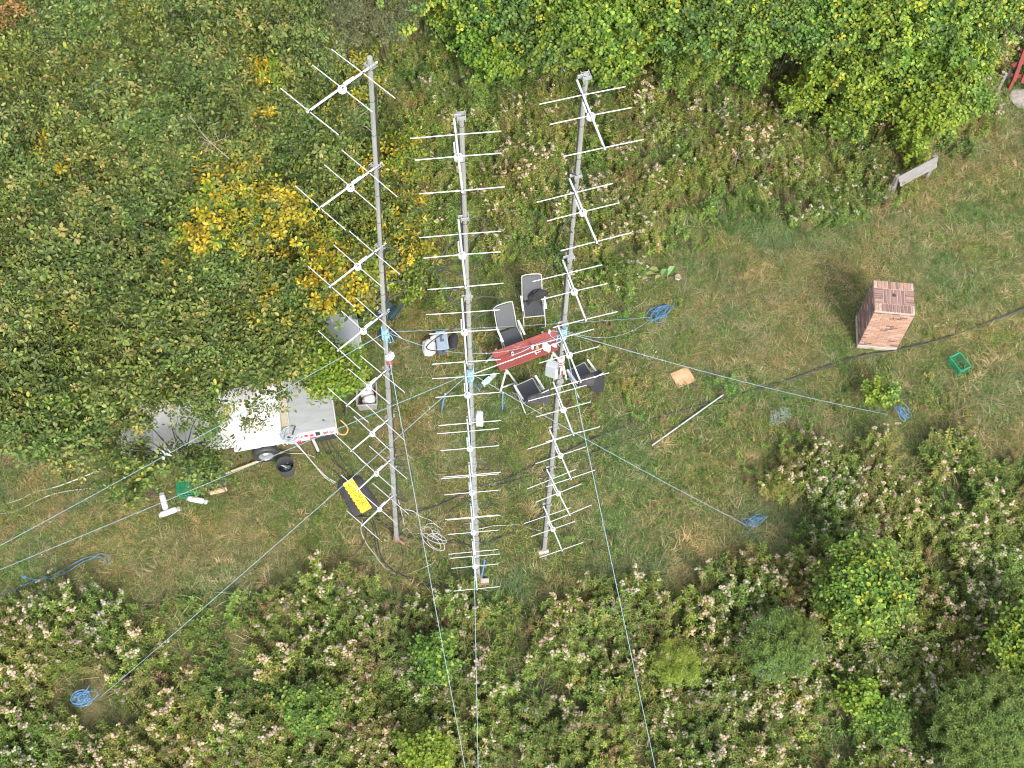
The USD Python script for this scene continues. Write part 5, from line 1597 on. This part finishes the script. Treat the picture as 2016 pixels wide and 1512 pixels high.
def sheet():
    ring_ = [(90, 560), (150, 330), (420, 170), (700, 110), (840, 160), (1000, 330), (1250, 700), (1480, 1050), (1560, 1240), (1480, 1330), (1250, 1400), (900, 1500), (720, 1560), (600, 1480), (440, 1200), (240, 850)]
    pts = [zoomed(*q) for q in ring_]
    c = P(*zoomed(800, 800))
    t = Thing("black_sheet", "crumpled black mesh sheet spread on the grass under the yellow card", "sheet", c)
    edge = np.array([P(*q) for q in pts])
    edge = spline(np.vstack([edge, edge[:1]]), 4)[:-1]
    def fn(u, v):
        a = v * (len(edge) - 1)
        i = np.clip(a.astype(int), 0, len(edge) - 2); fr = (a - i)[:, None]
        e = edge[i] * (1 - fr) + edge[i + 1] * fr
        e = np.where((v > .9999)[:, None], edge[-1], e)
        p = c + (e - c) * (u[:, None] * 1.0)
        nn = meshkit.fbm(np.column_stack([p[:, 0] * 6, p[:, 1] * 6, np.zeros(len(p))]), 4, 3)
        p[:, 2] = .03 + .12 * (1 - u**4) + .06 * (nn - .5) * 2
        return p
    ev = np.vstack([edge, edge[:1]]); edge = ev
    t.part("fabric", MB().grid(fn, 14, 60, .01), M["mesh_black"], world=True, smooth=70)
    BLOCK.append(pts)
    q = [P(*zoomed(*x), .19) for x in ((258, 400), (595, 200), (1283, 1232), (932, 1440))]
    yaw = math.atan2((q[2] - q[1])[1], (q[2] - q[1])[0])
    o = q[0]
    cd = Thing("yellow_card", "bright yellow corrugated card with brown handwriting, lying on the black sheet", "sign", o)
    n = 40
    top, bot = [], []
    for k in range(n + 1):
        s = k / n
        w = .012 * abs(math.sin(s * math.pi * 8)) - .006
        a = q[0] * (1 - s) + q[3] * s; b = q[1] * (1 - s) + q[2] * s
        side = unit(q[0] - q[1])
        top.append(a + side * w * 2.2); bot.append(b)
    vv = np.array(top + bot); vv = np.vstack([vv, vv - [0, 0, .008]])
    N = n + 1
    f = []
    for k in range(n):
        f += [(k, k + 1, N + k + 1), (k, N + k + 1, N + k)]
        a = 2 * N
        f += [(a + k + 1, a + k, a + N + k), (a + k + 1, a + N + k, a + N + k + 1), (k + 1, k, a + k), (k + 1, a + k, a + k + 1), (N + k, N + k + 1, a + N + k + 1), (N + k, a + N + k + 1, a + N + k)]
    f += [(0, N, 3 * N), (0, 3 * N, 2 * N), (n, 2 * N + n, 3 * N + n), (n, 3 * N + n, N + n)]
    cb = cd.part("card", MB().add(vv, f), M["yellow_card"], world=True, smooth=False)
    ink = MB()
    strokes = [[(500, 395), (470, 420), (470, 460), (500, 487), (540, 490), (578, 480)], [(625, 370), (650, 405)], [(690, 450), (715, 485)], [(628, 575), (660, 585), (690, 580)], [(470, 640), (490, 670)],
               [(560, 710), (640, 670), (720, 630)], [(705, 700), (740, 740)], [(640, 830), (690, 815), (740, 820), (750, 850)], [(795, 865), (830, 860), (850, 830), (865, 790), (890, 740)], [(840, 865), (880, 880), (940, 870)],
               [(720, 950), (770, 930), (800, 915)], [(730, 1000), (820, 985), (890, 970), (960, 960)], [(870, 1110), (910, 1070), (960, 1050), (1020, 1060)], [(965, 1060), (950, 1110), (945, 1150), (965, 1180)], [(1080, 1070), (1110, 1100)],
               [(1140, 1230), (1165, 1200), (1195, 1225)], [(985, 1270), (1010, 1250)], [(600, 330), (560, 345)], [(375, 370), (400, 360)]]
    for s in strokes:
        ink.tube(spline([P(*zoomed(*x), .193) for x in s], 4), .0075, 4)
    cd.part("handwriting", ink, M["ink"], parent=cb, world=True)


sheet()

# ------------------------------------------------------------------ board, pole, reading board, bench
q = [P(*x, .03) for x in ((1319.4, 735.4), (1353.2, 721.7), (1370.2, 749.5), (1335.8, 763.8))]
v = np.array([*q, *[x - [0, 0, .018] for x in q]])
simple("plywood_square", "square of tan plywood lying flat on the grass", "board", MB().add(v, [(3, 2, 1), (3, 1, 0), (4, 5, 6), (4, 6, 7), (0, 1, 5), (0, 5, 4), (1, 2, 6), (1, 6, 5), (2, 3, 7), (2, 7, 6), (3, 0, 4), (3, 4, 7)]), M["ply"], smooth=False)
BLOCK.append([(1315, 736), (1354, 718), (1374, 750), (1336, 768)])
simple("steel_tube", "long bare grey metal tube lying on the grass beneath the plywood square", "tube", MB().tube([P(1283.5, 877, .10), P(1424.4, 776.5, .12)], .021, 10), M["steel"])


def reading_board():
    a, b = P(1750, 388), P(1822, 350)
    yaw = math.atan2((b - a)[1], (b - a)[0])
    w = np.linalg.norm(b - a)
    lo, hi = .3, 2.
    for _ in range(40):
        md = (lo + hi) / 2
        lo, hi = (md, hi) if pix(a + [0, 0, md])[1] > 346 else (lo, md)
    H = lo
    t = Thing("wooden_board_stand", "weathered grey two-plank board on two short posts by the meadow edge", "board stand", a, yaw)
    for x in (0, w):
        t.part("post", MB().box((x, 0, H / 2), (.13, .11, H), rotx(.0), b=.01), M["grey_wood"])
    for k in range(2):
        t.part("plank", MB().box((w / 2, -.065 - .07 * k, H - .06 - .13 * k), (w + .05 - .06 * k, .035, .16), rotx(-.5), b=.006), M["grey_wood"])
    t.part("yellow_tag", MB().box((.10, -.10, H - .10), (.06, .01, .03), rotx(-.5)), M["yellow_card"])
    print("board", w, H)


reading_board()


def red_frame():
    z = .5
    t = Thing("red_bench", "red painted slatted wooden bench cut by the right edge of the picture", "bench", P(2004, 150) * [1, 1, 0])
    for a, b in (((1996.5, 160), (2024, 84)), ((2013, 163), (2042, 88)), ((2030, 166), (2060, 92))):
        t.part("rail", MB().beam(P(*a, z + .05), P(*b, z + .05), .10, .05), M["red_paint2"], world=True)
    for a, b in (((1990, 148), (2040, 155)), ((1992, 130), (2046, 112)), ((2009, 99), (2060, 104)), ((2017, 82), (2068, 88))):
        t.part("slat", MB().beam(P(*a, z), P(*b, z), .12, .04), M["red_paint"], world=True)
    for a in ((1998, 152), (2040, 160), (2018, 92), (2060, 98)):
        p = P(*a, z)
        t.part("leg", MB().box(p * [1, 1, .5], (.08, .08, z)), M["red_paint2"], world=True)
    a, b = P(1982, 156), P(2012, 92)
    simple("kerb_beam", "grey timber edging along the left side of the red bench", "timber edging", MB().beam(a + [0, 0, .06], b + [0, 0, .06], .12, .14), M["grey_wood"])
    p = P(1963, 178)
    simple("short_post", "short pale grey wooden post left of the bench at the hedge", "post", MB().box(p + [0, 0, .35], (.10, .10, .7), rotz(.3), b=.01), M["grey_wood"])
    g = np.array([P(*x, 0) for x in ((1986, 190), (1994, 178), (2016, 176), (2080, 170), (2080, 232), (2020, 216), (2000, 210))])
    o = g.mean(0)
    mb = MB().grid(lambda u, v: _patch(u, v, g, o), 6, 40, 0)
    usdkit.mesh(stage, "/World/gravel_path", mb.out(), M["gravel"], smooth=True)
    tag(stage.GetPrimAtPath("/World/gravel_path"), "pale bare gravel patch in front of the red bench", "path", kind="structure")
    BLOCK.append([(1988, 190), (1996, 178), (2016, 176), (2080, 170), (2080, 232), (2020, 216), (2000, 210)])


def _patch(u, v, g, o):
    e = spline(np.vstack([g, g[:1]]), 8)
    a = v * (len(e) - 1); i = np.clip(a.astype(int), 0, len(e) - 2); fr = (a - i)[:, None]
    p = o + ((e[i] * (1 - fr) + e[i + 1] * fr) - o) * u[:, None]
    p[:, 2] = height(p[:, 0], p[:, 1]) + .02 * (1 - u) + .012
    return p


red_frame()


# ------------------------------------------------------------------ trees and shrubs
def grow(name, label, cat, foot, crown, n, kinds, seed, group=None, lobes=9, squash=0.85, up=0.35, scale=(0.85, 1.25), stems=4, low=0.0, core=0.55, at=None):
    """crown: (centre, radius) of the whole crown in metres. Lobes of sprigs around limbs that rise from the foot."""
    r = np.random.default_rng(seed)
    c, R = np.asarray(crown[0], float), crown[1]
    t = Thing(name, label, cat, (foot[0], foot[1], 0), group=group)
    ce = []
    for _ in range(lobes):
        d = unit(r.normal(0, 1, 3)); d[2] = abs(d[2]) * .8 - low
        ce.append(c + d * R * r.uniform(.35, .72) * [1, 1, squash])
    ce = np.array(ce + [c])
    ra = np.append(r.uniform(.38, .60, lobes), .62) * R
    if at:
        ce, ra = np.array([x for x, _ in at]), np.array([x for _, x in at])
    big = R > .8 and kinds[0][0] + "_bough" in PROTO
    if big:
        n = max(6, int(round(n / (22 if kinds[0][0] not in ("hedge", "hedge_dark", "lime") else 14))))
        core = .72
    pts, dirs = [], []
    need = n
    while need > 0:
        k = r.choice(len(ce), need * 2, p=ra**2 / (ra**2).sum())
        d = unit(r.normal(0, 1, (need * 2, 3)))
        d[:, 2] = np.where(d[:, 2] < -.25, -d[:, 2] * r.choice([1, -1], need * 2, p=[.75, .25]), d[:, 2])
        q = ce[k] + d * (ra[k] * r.uniform(core, 1.08, need * 2))[:, None] * [1, 1, squash]
        inner = (np.linalg.norm((q[:, None] - ce[None]) / [1, 1, squash], axis=2) < ra[None] * .55).sum(1)
        hole = meshkit.fbm(q * 1.5 + seed, 3, seed) < (.33 if big else .36)
        ok = (inner < 1) & ~hole & (q[:, 2] > .12)
        q, d = q[ok][:need], d[ok][:need]
        pts.append(q); dirs.append(d)
        need -= max(len(q), 1)
    pts, dirs = np.vstack(pts), np.vstack(dirs)
    z = unit(dirs * (.5 if big else .8) + np.array([0, 0, up * (2.2 if big else 1)]) + r.normal(0, .3, dirs.shape))
    Rm = along(z, r)
    s = r.uniform(*scale, (len(pts), 1))
    pick = r.choice(len(kinds), len(pts), p=[w for _, w in kinds])
    path = numbered(t.path, "crown")
    inst = UsdGeom.PointInstancer.Define(stage, path)
    fill(inst, [(PROTO[kn + "_bough" if big and kn + "_bough" in PROTO else kn], pts[pick == i] - t.loc, Rm[pick == i], s[pick == i]) for i, (kn, _) in enumerate(kinds)])
    tag(inst.GetPrim(), kind="stuff")
    f = np.array([foot[0], foot[1], -.05])
    mb = MB()
    tr = max(.012, .030 * R) if stems <= 2 else max(.007, .012 * R)
    if stems <= 2:
        j = f + (c - f) * .55 + np.append(r.normal(0, .08, 2), 0)
        mb.tube(spline([f, f + (j - f) * .5 + np.append(r.normal(0, .06, 2), 0), j], 4), np.linspace(tr * 1.6, tr, 9), 8)
        starts = [j] * len(ce)
        t.part("trunk", mb, M["bark"], world=True)
        mb = MB()
    else:
        starts = [f + np.append(r.normal(0, .12, 2), 0) for _ in ce]
    for a, b in zip(starts, ce):
        mid = a + (b - a) * .5 + r.normal(0, .1, 3) * R * .4
        mb.tube(spline([a, mid, b, b + unit(b - c + [0, 0, .3]) * R * .35], 4), np.linspace(tr * (.55 if stems <= 2 else 1), .005, 13), 5)
    t.part("limbs" if stems <= 2 else "stems", mb, M["bark"], world=True)
    return t


def px_m(px, py, z):
    a, b = P(px, py, z), P(px + 1, py, z)
    return 1 / np.linalg.norm(b - a)


# the grove at left: (crown pixel, crown height, pixel radius, sprigs, kinds, what one sees)
T, TG, G, LT, RU = "tree", "tree_green", "gold", "lime_tree", "russet"
GROVE = [
    ((330, 880), 2.1, 118, 240, [(T, .8), (TG, .2)], "thin-leaved tree leaning over the white trailer, white showing through its leaves"),
    ((150, 840), 2.2, 105, 700, [(T, .9), (TG, .1)], "low dark tree at the left end of the trailer beside the dry grass"),
    ((470, 705), 2.7, 130, 1450, [(T, .7), (TG, .3)], "tree standing directly behind the white trailer roof"),
    ((592, 690), 2.4, 66, 560, [(TG, .7), (LT, .3)], "fresh green tree end between the trailer lid and the pale table"),
    ((655, 738), 2.3, 52, 620, [(LT, .8), (TG, .2)], "bright yellow-green branch end hanging over the trailer lid"),
    ((265, 930), 1.6, 55, 80, [(T, .8), (TG, .2)], "low hanging branches over the left end of the trailer and the hidden crate"),
    ((400, 925), 1.6, 50, 70, [(TG, .6), (T, .4)], "lowest hanging branch above the upturned crate"),
    ((50, 760), 2.8, 150, 1500, [(T, .9), (TG, .1)], "tree at the left edge above the dry grass patch"),
    ((280, 700), 3.2, 165, 1900, [(T, .85), (TG, .15)], "broad olive tree in the middle of the lower grove"),
    ((572, 600), 2.7, 85, 800, [(TG, .65), (T, .35)], "green tree next to the pale table and golden branches"),
    ((645, 540), 2.3, 58, 400, [(TG, .7), (G, .3)], "yellow-flecked tree beside the leftmost mast above the pale table"),
    ((440, 560), 3.2, 140, 1500, [(T, .65), (TG, .3), (G, .05)], "dark green tree between the two golden trees"),
    ((90, 560), 3.6, 160, 1700, [(T, .95), (TG, .05)], "tall olive tree at the left edge, halfway down the photo"),
    ((250, 480), 3.9, 160, 1800, [(T, .95), (G, .05)], "tall dull olive tree in the heart of the grove"),
    ((480, 445), 3.2, 105, 900, [(T, .6), (G, .12), (TG, .28)], "olive tree crossed by the golden streak, middle of the grove's right side"),
    ((555, 480), 2.6, 75, 560, [(G, .15), (TG, .85)], "green tree flecked with yellow just right of the largest golden tree"),
    ((370, 330), 4.0, 150, 1600, [(T, 1.)], "olive tree with a few bare twigs above the largest golden tree"),
    ((40, 360), 4.2, 150, 1500, [(T, .93), (G, .07)], "olive tree at the left edge in the upper third"),
    ((190, 270), 4.3, 155, 1600, [(T, .9), (TG, .1)], "grey-green tree left of the bare twigs, upper grove"),
    ((520, 270), 3.6, 110, 1000, [(T, .75), (G, .25)], "yellowing olive tree left of the topmost antenna"),
    ((390, 150), 4.2, 140, 1400, [(T, .97), (RU, .03)], "pale olive tree with dead grey branches near the top of the grove"),
    ((30, 130), 4.4, 130, 1200, [(T, .62), (RU, .2), (TG, .18)], "russet-tinged tree in the upper left corner"),
    ((210, 90), 4.6, 150, 1500, [(T, .75), (TG, .25)], "green and olive tree along the top edge at left"),
    ((520, 90), 4.0, 130, 1300, [(T, 1.0)], "olive tree at the top edge beside the dark needle-leaved shrub"),
    ((330, -30), 4.8, 150, 1300, [(T, .8), (TG, .2)], "olive tree cut by the top edge, left of centre"),
    ((90, -60), 4.8, 150, 1200, [(TG, .6), (T, .4)], "fresh green tree cut by the top left edge"),
    ((620, 330), 2.6, 105, 900, [(T, .5), (TG, .5)], "dark green shrubby tree under the uppermost left antennas"),
    ((620, 430), 2.5, 90, 800, [(TG, .6), (T, .4)], "shaded green shrub left of the leftmost mast's second antenna"),
    ((700, 410), 1.6, 85, 700, [(TG, .6), (G, .12), (T, .28)], "low shrub behind the upper part of the leftmost mast"),
    ((775, 330), 1.2, 55, 150, [(LT, .4), (G, .2), (T, .4)], "sparse yellow-leaved sapling right of the leftmost mast"),
    ((790, 300), .9, 40, 80, [(G, .3), (LT, .3), (T, .4)], "small wispy yellow sapling between the left and middle mast tops"),
    ((640, 190), 2.0, 95, 420, [(G, .35), (T, .65)], "thin yellowish sapling under the topmost left antenna"),
    ((770, 480), 1.1, 70, 480, [(TG, .7), (LT, .15), (G, .15)], "low green bush between the leftmost and middle mast"),
    ((790, 545), 1.0, 44, 280, [(TG, .85), (LT, .15)], "low green bush just above the teal camping chairs"),
    ((700, 520), 1.6, 60, 420, [(TG, .8), (T, .2)], "green bush crossed by the third antenna of the leftmost mast"),
]
for i, ((x, y), z, pr, n, kinds, lab) in enumerate(GROVE):
    c = P(x, y, z)
    R = pr / px_m(x, y, z)
    foot = c[:2] + [0, .25 * R]
    grow("broadleaf_tree" if z > 1.7 else "leafy_shrub", lab, "tree" if z > 1.7 else "shrub", foot, (c, R), int(n * 1.0), kinds, 100 + i,
         group="trees of the grove at left" if z > 1.7 else None, stems=1 if z > 1.7 else 4, lobes=10, squash=.72 if z > 1.7 else .8, low=.25 if y > 820 else 0.05)

H, HD, LI, NE, FI = "hedge", "hedge_dark", "lime", "needle", "fine"
HEDGE = [
    ((625, 60), 2.6, 100, 1500, [(NE, 1.0)], "grey-green needle-leaved shrub at the top edge by the grove"),
    ((740, 10), 2.4, 95, 1300, [(NE, .9), (HD, .1)], "dark feathery shrub at the top edge left of the yellow-green hedge"),
    ((860, -20), 1.6, 80, 420, [(HD, .7), (H, .3)], "deep green shrub at the top edge above the weedy clearing"),
    ((930, 30), 1.5, 75, 420, [(H, .8), (LI, .2)], "yellow-green shrub at the top, first of the bright hedge from the left"),
    ((1030, 20), 1.8, 90, 620, [(HD, .75), (H, .25)], "dark large-leaved shrub in the hedge left of the lime one"),
    ((1085, 95), 1.3, 60, 330, [(HD, .8), (H, .2)], "dark round shrub hanging forward from the hedge above the middle antennas"),
    ((1150, 50), 2.0, 75, 520, [(H, .6), (LI, .4)], "bright shrub with long upright shoots above the rightmost mast's top"),
    ((1225, 15), 2.2, 75, 560, [(LI, .75), (H, .25)], "most yellow shrub of the hedge, at the top edge right of the rightmost mast"),
    ((1310, 30), 2.2, 85, 620, [(H, .9), (LI, .1)], "green hedge shrub just right of the most yellow one"),
    ((1240, 105), 1.2, 60, 300, [(H, .7), (LI, .3)], "shrub at the hedge foot right beside the rightmost mast's top"),
    ((1400, 60), 2.1, 90, 650, [(HD, .8), (H, .2)], "dull green shrub with drooping leaves in the middle of the hedge"),
    ((1395, 110), 1.1, 60, 330, [("fern", .9), (H, .1)], "soft feathery light green bush at the hedge foot"),
    ((1480, 55), 2.1, 85, 620, [(H, .75), (LI, .25)], "hedge shrub with a yellow branch above the seed-headed meadow"),
    ((1570, 50), 2.3, 90, 680, [(HD, .6), (H, .4)], "deep green shrub right of the yellow branch in the hedge"),
    ((1660, 40), 2.4, 95, 720, [(H, .85), (LI, .15)], "tall bright shrub at the top edge, right of centre"),
    ((1640, 125), 1.2, 70, 360, [(LI, .7), (H, .3)], "yellow-tipped shrub at the hedge foot above the meadow"),
    ((1760, 50), 2.4, 95, 720, [(H, .6), (LI, .4)], "yellowish tall shrub in the right part of the hedge"),
    ((1740, 110), 1.5, 75, 420, [(LI, .5), (H, .5)], "shrub with golden side branches in front of the right part of the hedge"),
    ((1840, 50), 2.4, 90, 720, [(H, .8), (HD, .2)], "green upright-shooted shrub left of the red bench at the top"),
    ((1835, 150), 1.3, 72, 460, [(H, .7), (LI, .3)], "broad bright bush left of the grey post"),
    ((1930, 20), 2.0, 75, 600, [(H, .9), (LI, .1)], "shrub right above the red bench"),
    ((1905, 118), 1.2, 40, 200, [(H, .8), (LI, .2)], "shrub squeezed between the bright bush and the red bench"),
    ((2030, -10), 2.0, 75, 520, [(HD, .7), (H, .3)], "dark shrub in the upper right corner behind the bench"),
    ((1830, 235), .9, 50, 260, [(LI, .8), (H, .2)], "small yellow-green bush above the weathered board stand"),
    ((960, 120), .8, 55, 190, [(H, .8), (LI, .2)], "small light green bush in the weedy clearing left of the rightmost mast"),
    ((1000, 130), .8, 38, 120, [(LI, .8), (H, .2)], "small yellow bush in the clearing, next to the light green one"),
    ((1140, 110), .8, 30, 90, [(LI, 1.)], "tiny yellow bush behind the rightmost mast's top"),
    ((1210, 150), .7, 45, 120, [(H, .7), (FI, .3)], "low pale green shrub in the weeds right of the rightmost mast's top antenna"),
    ((1330, 150), .7, 50, 130, [(FI, .6), (H, .4)], "low feathery shrub where hedge and seed heads meet, below the dull drooping shrub"),
    ((1470, 135), .7, 45, 120, [(H, .6), (FI, .4)], "low shrub under the hedge's yellow branch"),
    ((1560, 215), .6, 34, 80, [(LI, .6), (FI, .4)], "isolated yellow-green shrub standing among the seed heads"),
    ((1705, 205), .7, 50, 130, [(H, .6), (LI, .4)], "straggling shrub at the hedge foot above the board stand's left post"),
    ((1775, 205), .8, 55, 170, [(H, .7), (LI, .3)], "straggling shrub at the hedge foot directly above the board stand"),
    ((1890, 215), .7, 48, 140, [(H, .8), (FI, .2)], "low shrub between the board stand and the short grey post"),
    ((1650, 265), .4, 36, 70, [(FI, .5), (H, .5)], "low bright shrub in the weeds left of the board stand"),
    ((1790, 290), .3, 32, 60, [(LI, .6), (FI, .4)], "yellowish weedy clump just behind the board stand"),
    ((1700, 1165), 1.0, 74, 560, [(H, .9), (LI, .1)], "bright rounded-leaf bush alone in the lower right meadow"),
    ((2010, 1270), 1.0, 70, 420, [(LI, .25), (H, .75)], "yellow-green bush cut by the right edge, low in the photo"),
    ((1975, 1460), 1.0, 125, 900, [(FI, 1.0)], "fine-leaved green bush in the lower right corner"),
    ((1545, 1275), .7, 70, 380, [(FI, .9), ("silver", .1)], "bluish green low bush left below the bright rounded-leaf bush"),
    ((848, 1492), .6, 42, 190, [(LI, .5), ("fern", .5)], "yellow-green bush at the bottom edge beside the middle rope"),
    ((1325, 1318), .5, 34, 120, [("fern", 1.0)], "small feathery fern-like clump right of the rightmost rope"),
    ((1688, 1378), .5, 28, 70, [(LI, 1.)], "small yellow bush below the bright rounded-leaf bush"),
    ((1738, 1430), .5, 36, 120, [(FI, .8), (H, .2)], "light green bush near the bottom right, left of the fine-leaved one"),
    ((1728, 785), .30, 22, 26, [(LI, .6), (H, .4)], "bright green sapling at the end of the right guy rope"),
    ((1535, 822), .12, 22, 9, [("silver", 1.)], "silvery low plant on the grass below the black cable"),
    ((610, 1400), .5, 50, 150, [(FI, .7), (H, .3)], "green clump among the seed heads left of the ropes at the bottom"),
    ((860, 1300), .5, 38, 110, [(H, .6), (FI, .4)], "bright low clump crossed by the left rope near the bottom"),
]
for i, ((x, y), z, pr, n, kinds, lab) in enumerate(HEDGE):
    c = P(x, y, z)
    R = pr / px_m(x, y, z)
    small = y > 700
    grow("leafy_bush" if small else "hedge_shrub", lab, "bush" if small else "shrub", c[:2] + [0, .2 * R], (c, R), int(n * (1.5 if small else 1.45)), kinds, 300 + i, lobes=7, squash=1.0 if not small else .7,
         up=1.5, scale=(.75, 1.15) if not small else (.6, .95), stems=4, core=.45)
# the golden-leaved trees: long broken streaks of turned branches
for lab, foot, spots, n, sd in (
        ("golden-leaved tree, the larger one, a broken streak of gold through the middle of the grove", (470, 470), ((505, 165, 4.3, 30), (490, 250, 4.2, 26), (470, 345, 4.2, 34), (425, 385, 4.2, 42), (455, 410, 4.2, 40), (395, 460, 4.0, 36), (440, 480, 4.0, 38), (500, 470, 4.0, 30), (545, 420, 3.8, 36), (520, 400, 3.8, 26), (560, 450, 3.6, 26)), 900, 71),
        ("golden-leaved tree beside the leftmost mast, hanging over the pale table", (660, 545), ((628, 515, 3.3, 34), (650, 545, 3.2, 36), (625, 575, 3.1, 36), (665, 580, 3.0, 34), (690, 565, 3.0, 28), (628, 592, 2.9, 22), (705, 590, 2.7, 22)), 760, 72)):
    at = [(P(x, y, z), pr / px_m(x, y, z)) for x, y, z, pr in spots]
    c = sum(a for a, _ in at) / len(at)
    grow("golden_tree", lab, "tree", P(*foot)[:2], (c, 1.4), n, [(G, .66), (TG, .22), (LT, .12)], sd, stems=1, at=at, squash=.75, group="golden trees of the grove")


def bigleaf():
    c = P(1318, 543)
    t = Thing("bigleaf_plant", "big-leaved burdock-like plant above the blue rope tangle", "plant", c)
    r = np.random.default_rng(8)
    for i, (px, py, L, mt) in enumerate(((1322, 532, .30, "lush"), (1308, 535, .26, "lush"), (1288, 530, .26, "lime"), (1280, 538, .22, "lime"), (1335, 545, .20, "straw"), (1270, 548, .2, "straw"), (1296, 545, .2, "lime"))):
        b = P(px, py, .30)
        d = unit((b - c) * [1, 1, .2] + [0, 0, .02] + r.normal(0, .1, 3))
        v, f = leaves((b - d * L * .5)[None], d[None], np.array([[0, .15, 1.0]]), np.array([L]), np.array([L * .85]), droop=.25)
        t.part("leaf", (v - t.loc, f), M[{"lush": "bigleaf_green", "lime": "bigleaf_yellow", "straw": "bigleaf_straw"}[mt]])
        t.part("stalk", MB().tube([c + [0, 0, 0], (c + b) / 2 + [0, 0, .06], b - d * L * .4], .008, 5), M["stalk"], world=True)


bigleaf()
r = np.random.default_rng(77)


cloth("paper_scrap", "crumpled pinkish white paper scrap right of the big-leaved plant", [P(1329, 543, .10), P(1334, 540, .16), P(1339, 541, .10), P(1328, 547, .12), P(1334, 546, .2), P(1340, 546, .12), P(1330, 551, .08), P(1335, 552, .14), P(1340, 551, .08)], "white_bag", .01, 31, "paper", 8, .03)
cloth("paper_scrap", "small white paper scrap left of the big-leaved plant", [P(1265, 546, .08), P(1269, 545, .12), P(1273, 547, .08), P(1265, 549, .1), P(1269, 549, .13), P(1274, 550, .1), P(1266, 552, .06), P(1270, 552, .1), P(1274, 553, .06)], "white_cloth", .01, 33, "paper", 8, .03)


def dead(label, x, y, z, seed):
    rr = np.random.default_rng(seed)
    o = P(x, y, z)
    mb = MB()
    for _ in range(5):
        a = o + rr.normal(0, .15, 3); d = unit(rr.normal(0, .5, 3) + [0, 0, .7])
        L = rr.uniform(.5, 1.1)
        p = spline([a - d * L * .6, a + rr.normal(0, .05, 3), a + d * L * .5 + rr.normal(0, .08, 3)], 4)
        mb.tube(p, np.linspace(.014, .003, len(p)), 5)
        for _ in range(3):
            q = p[rr.integers(3, len(p))]
            mb.tube([q, q + unit(d + rr.normal(0, .6, 3)) * rr.uniform(.15, .35)], [.006, .002], 4)
    simple("dead_branch", label, "branch", mb, M["twig"])


dead("bare forked branch left of the largest golden tree", 415, 285, 5.0, 2)
dead("pale dead twigs below the topmost left antenna", 700, 235, 2.6, 3)
dead("bare curved stems in the meadow right of the rightmost mast", 1462, 300, .4, 5)

print("cover", grow_cover())
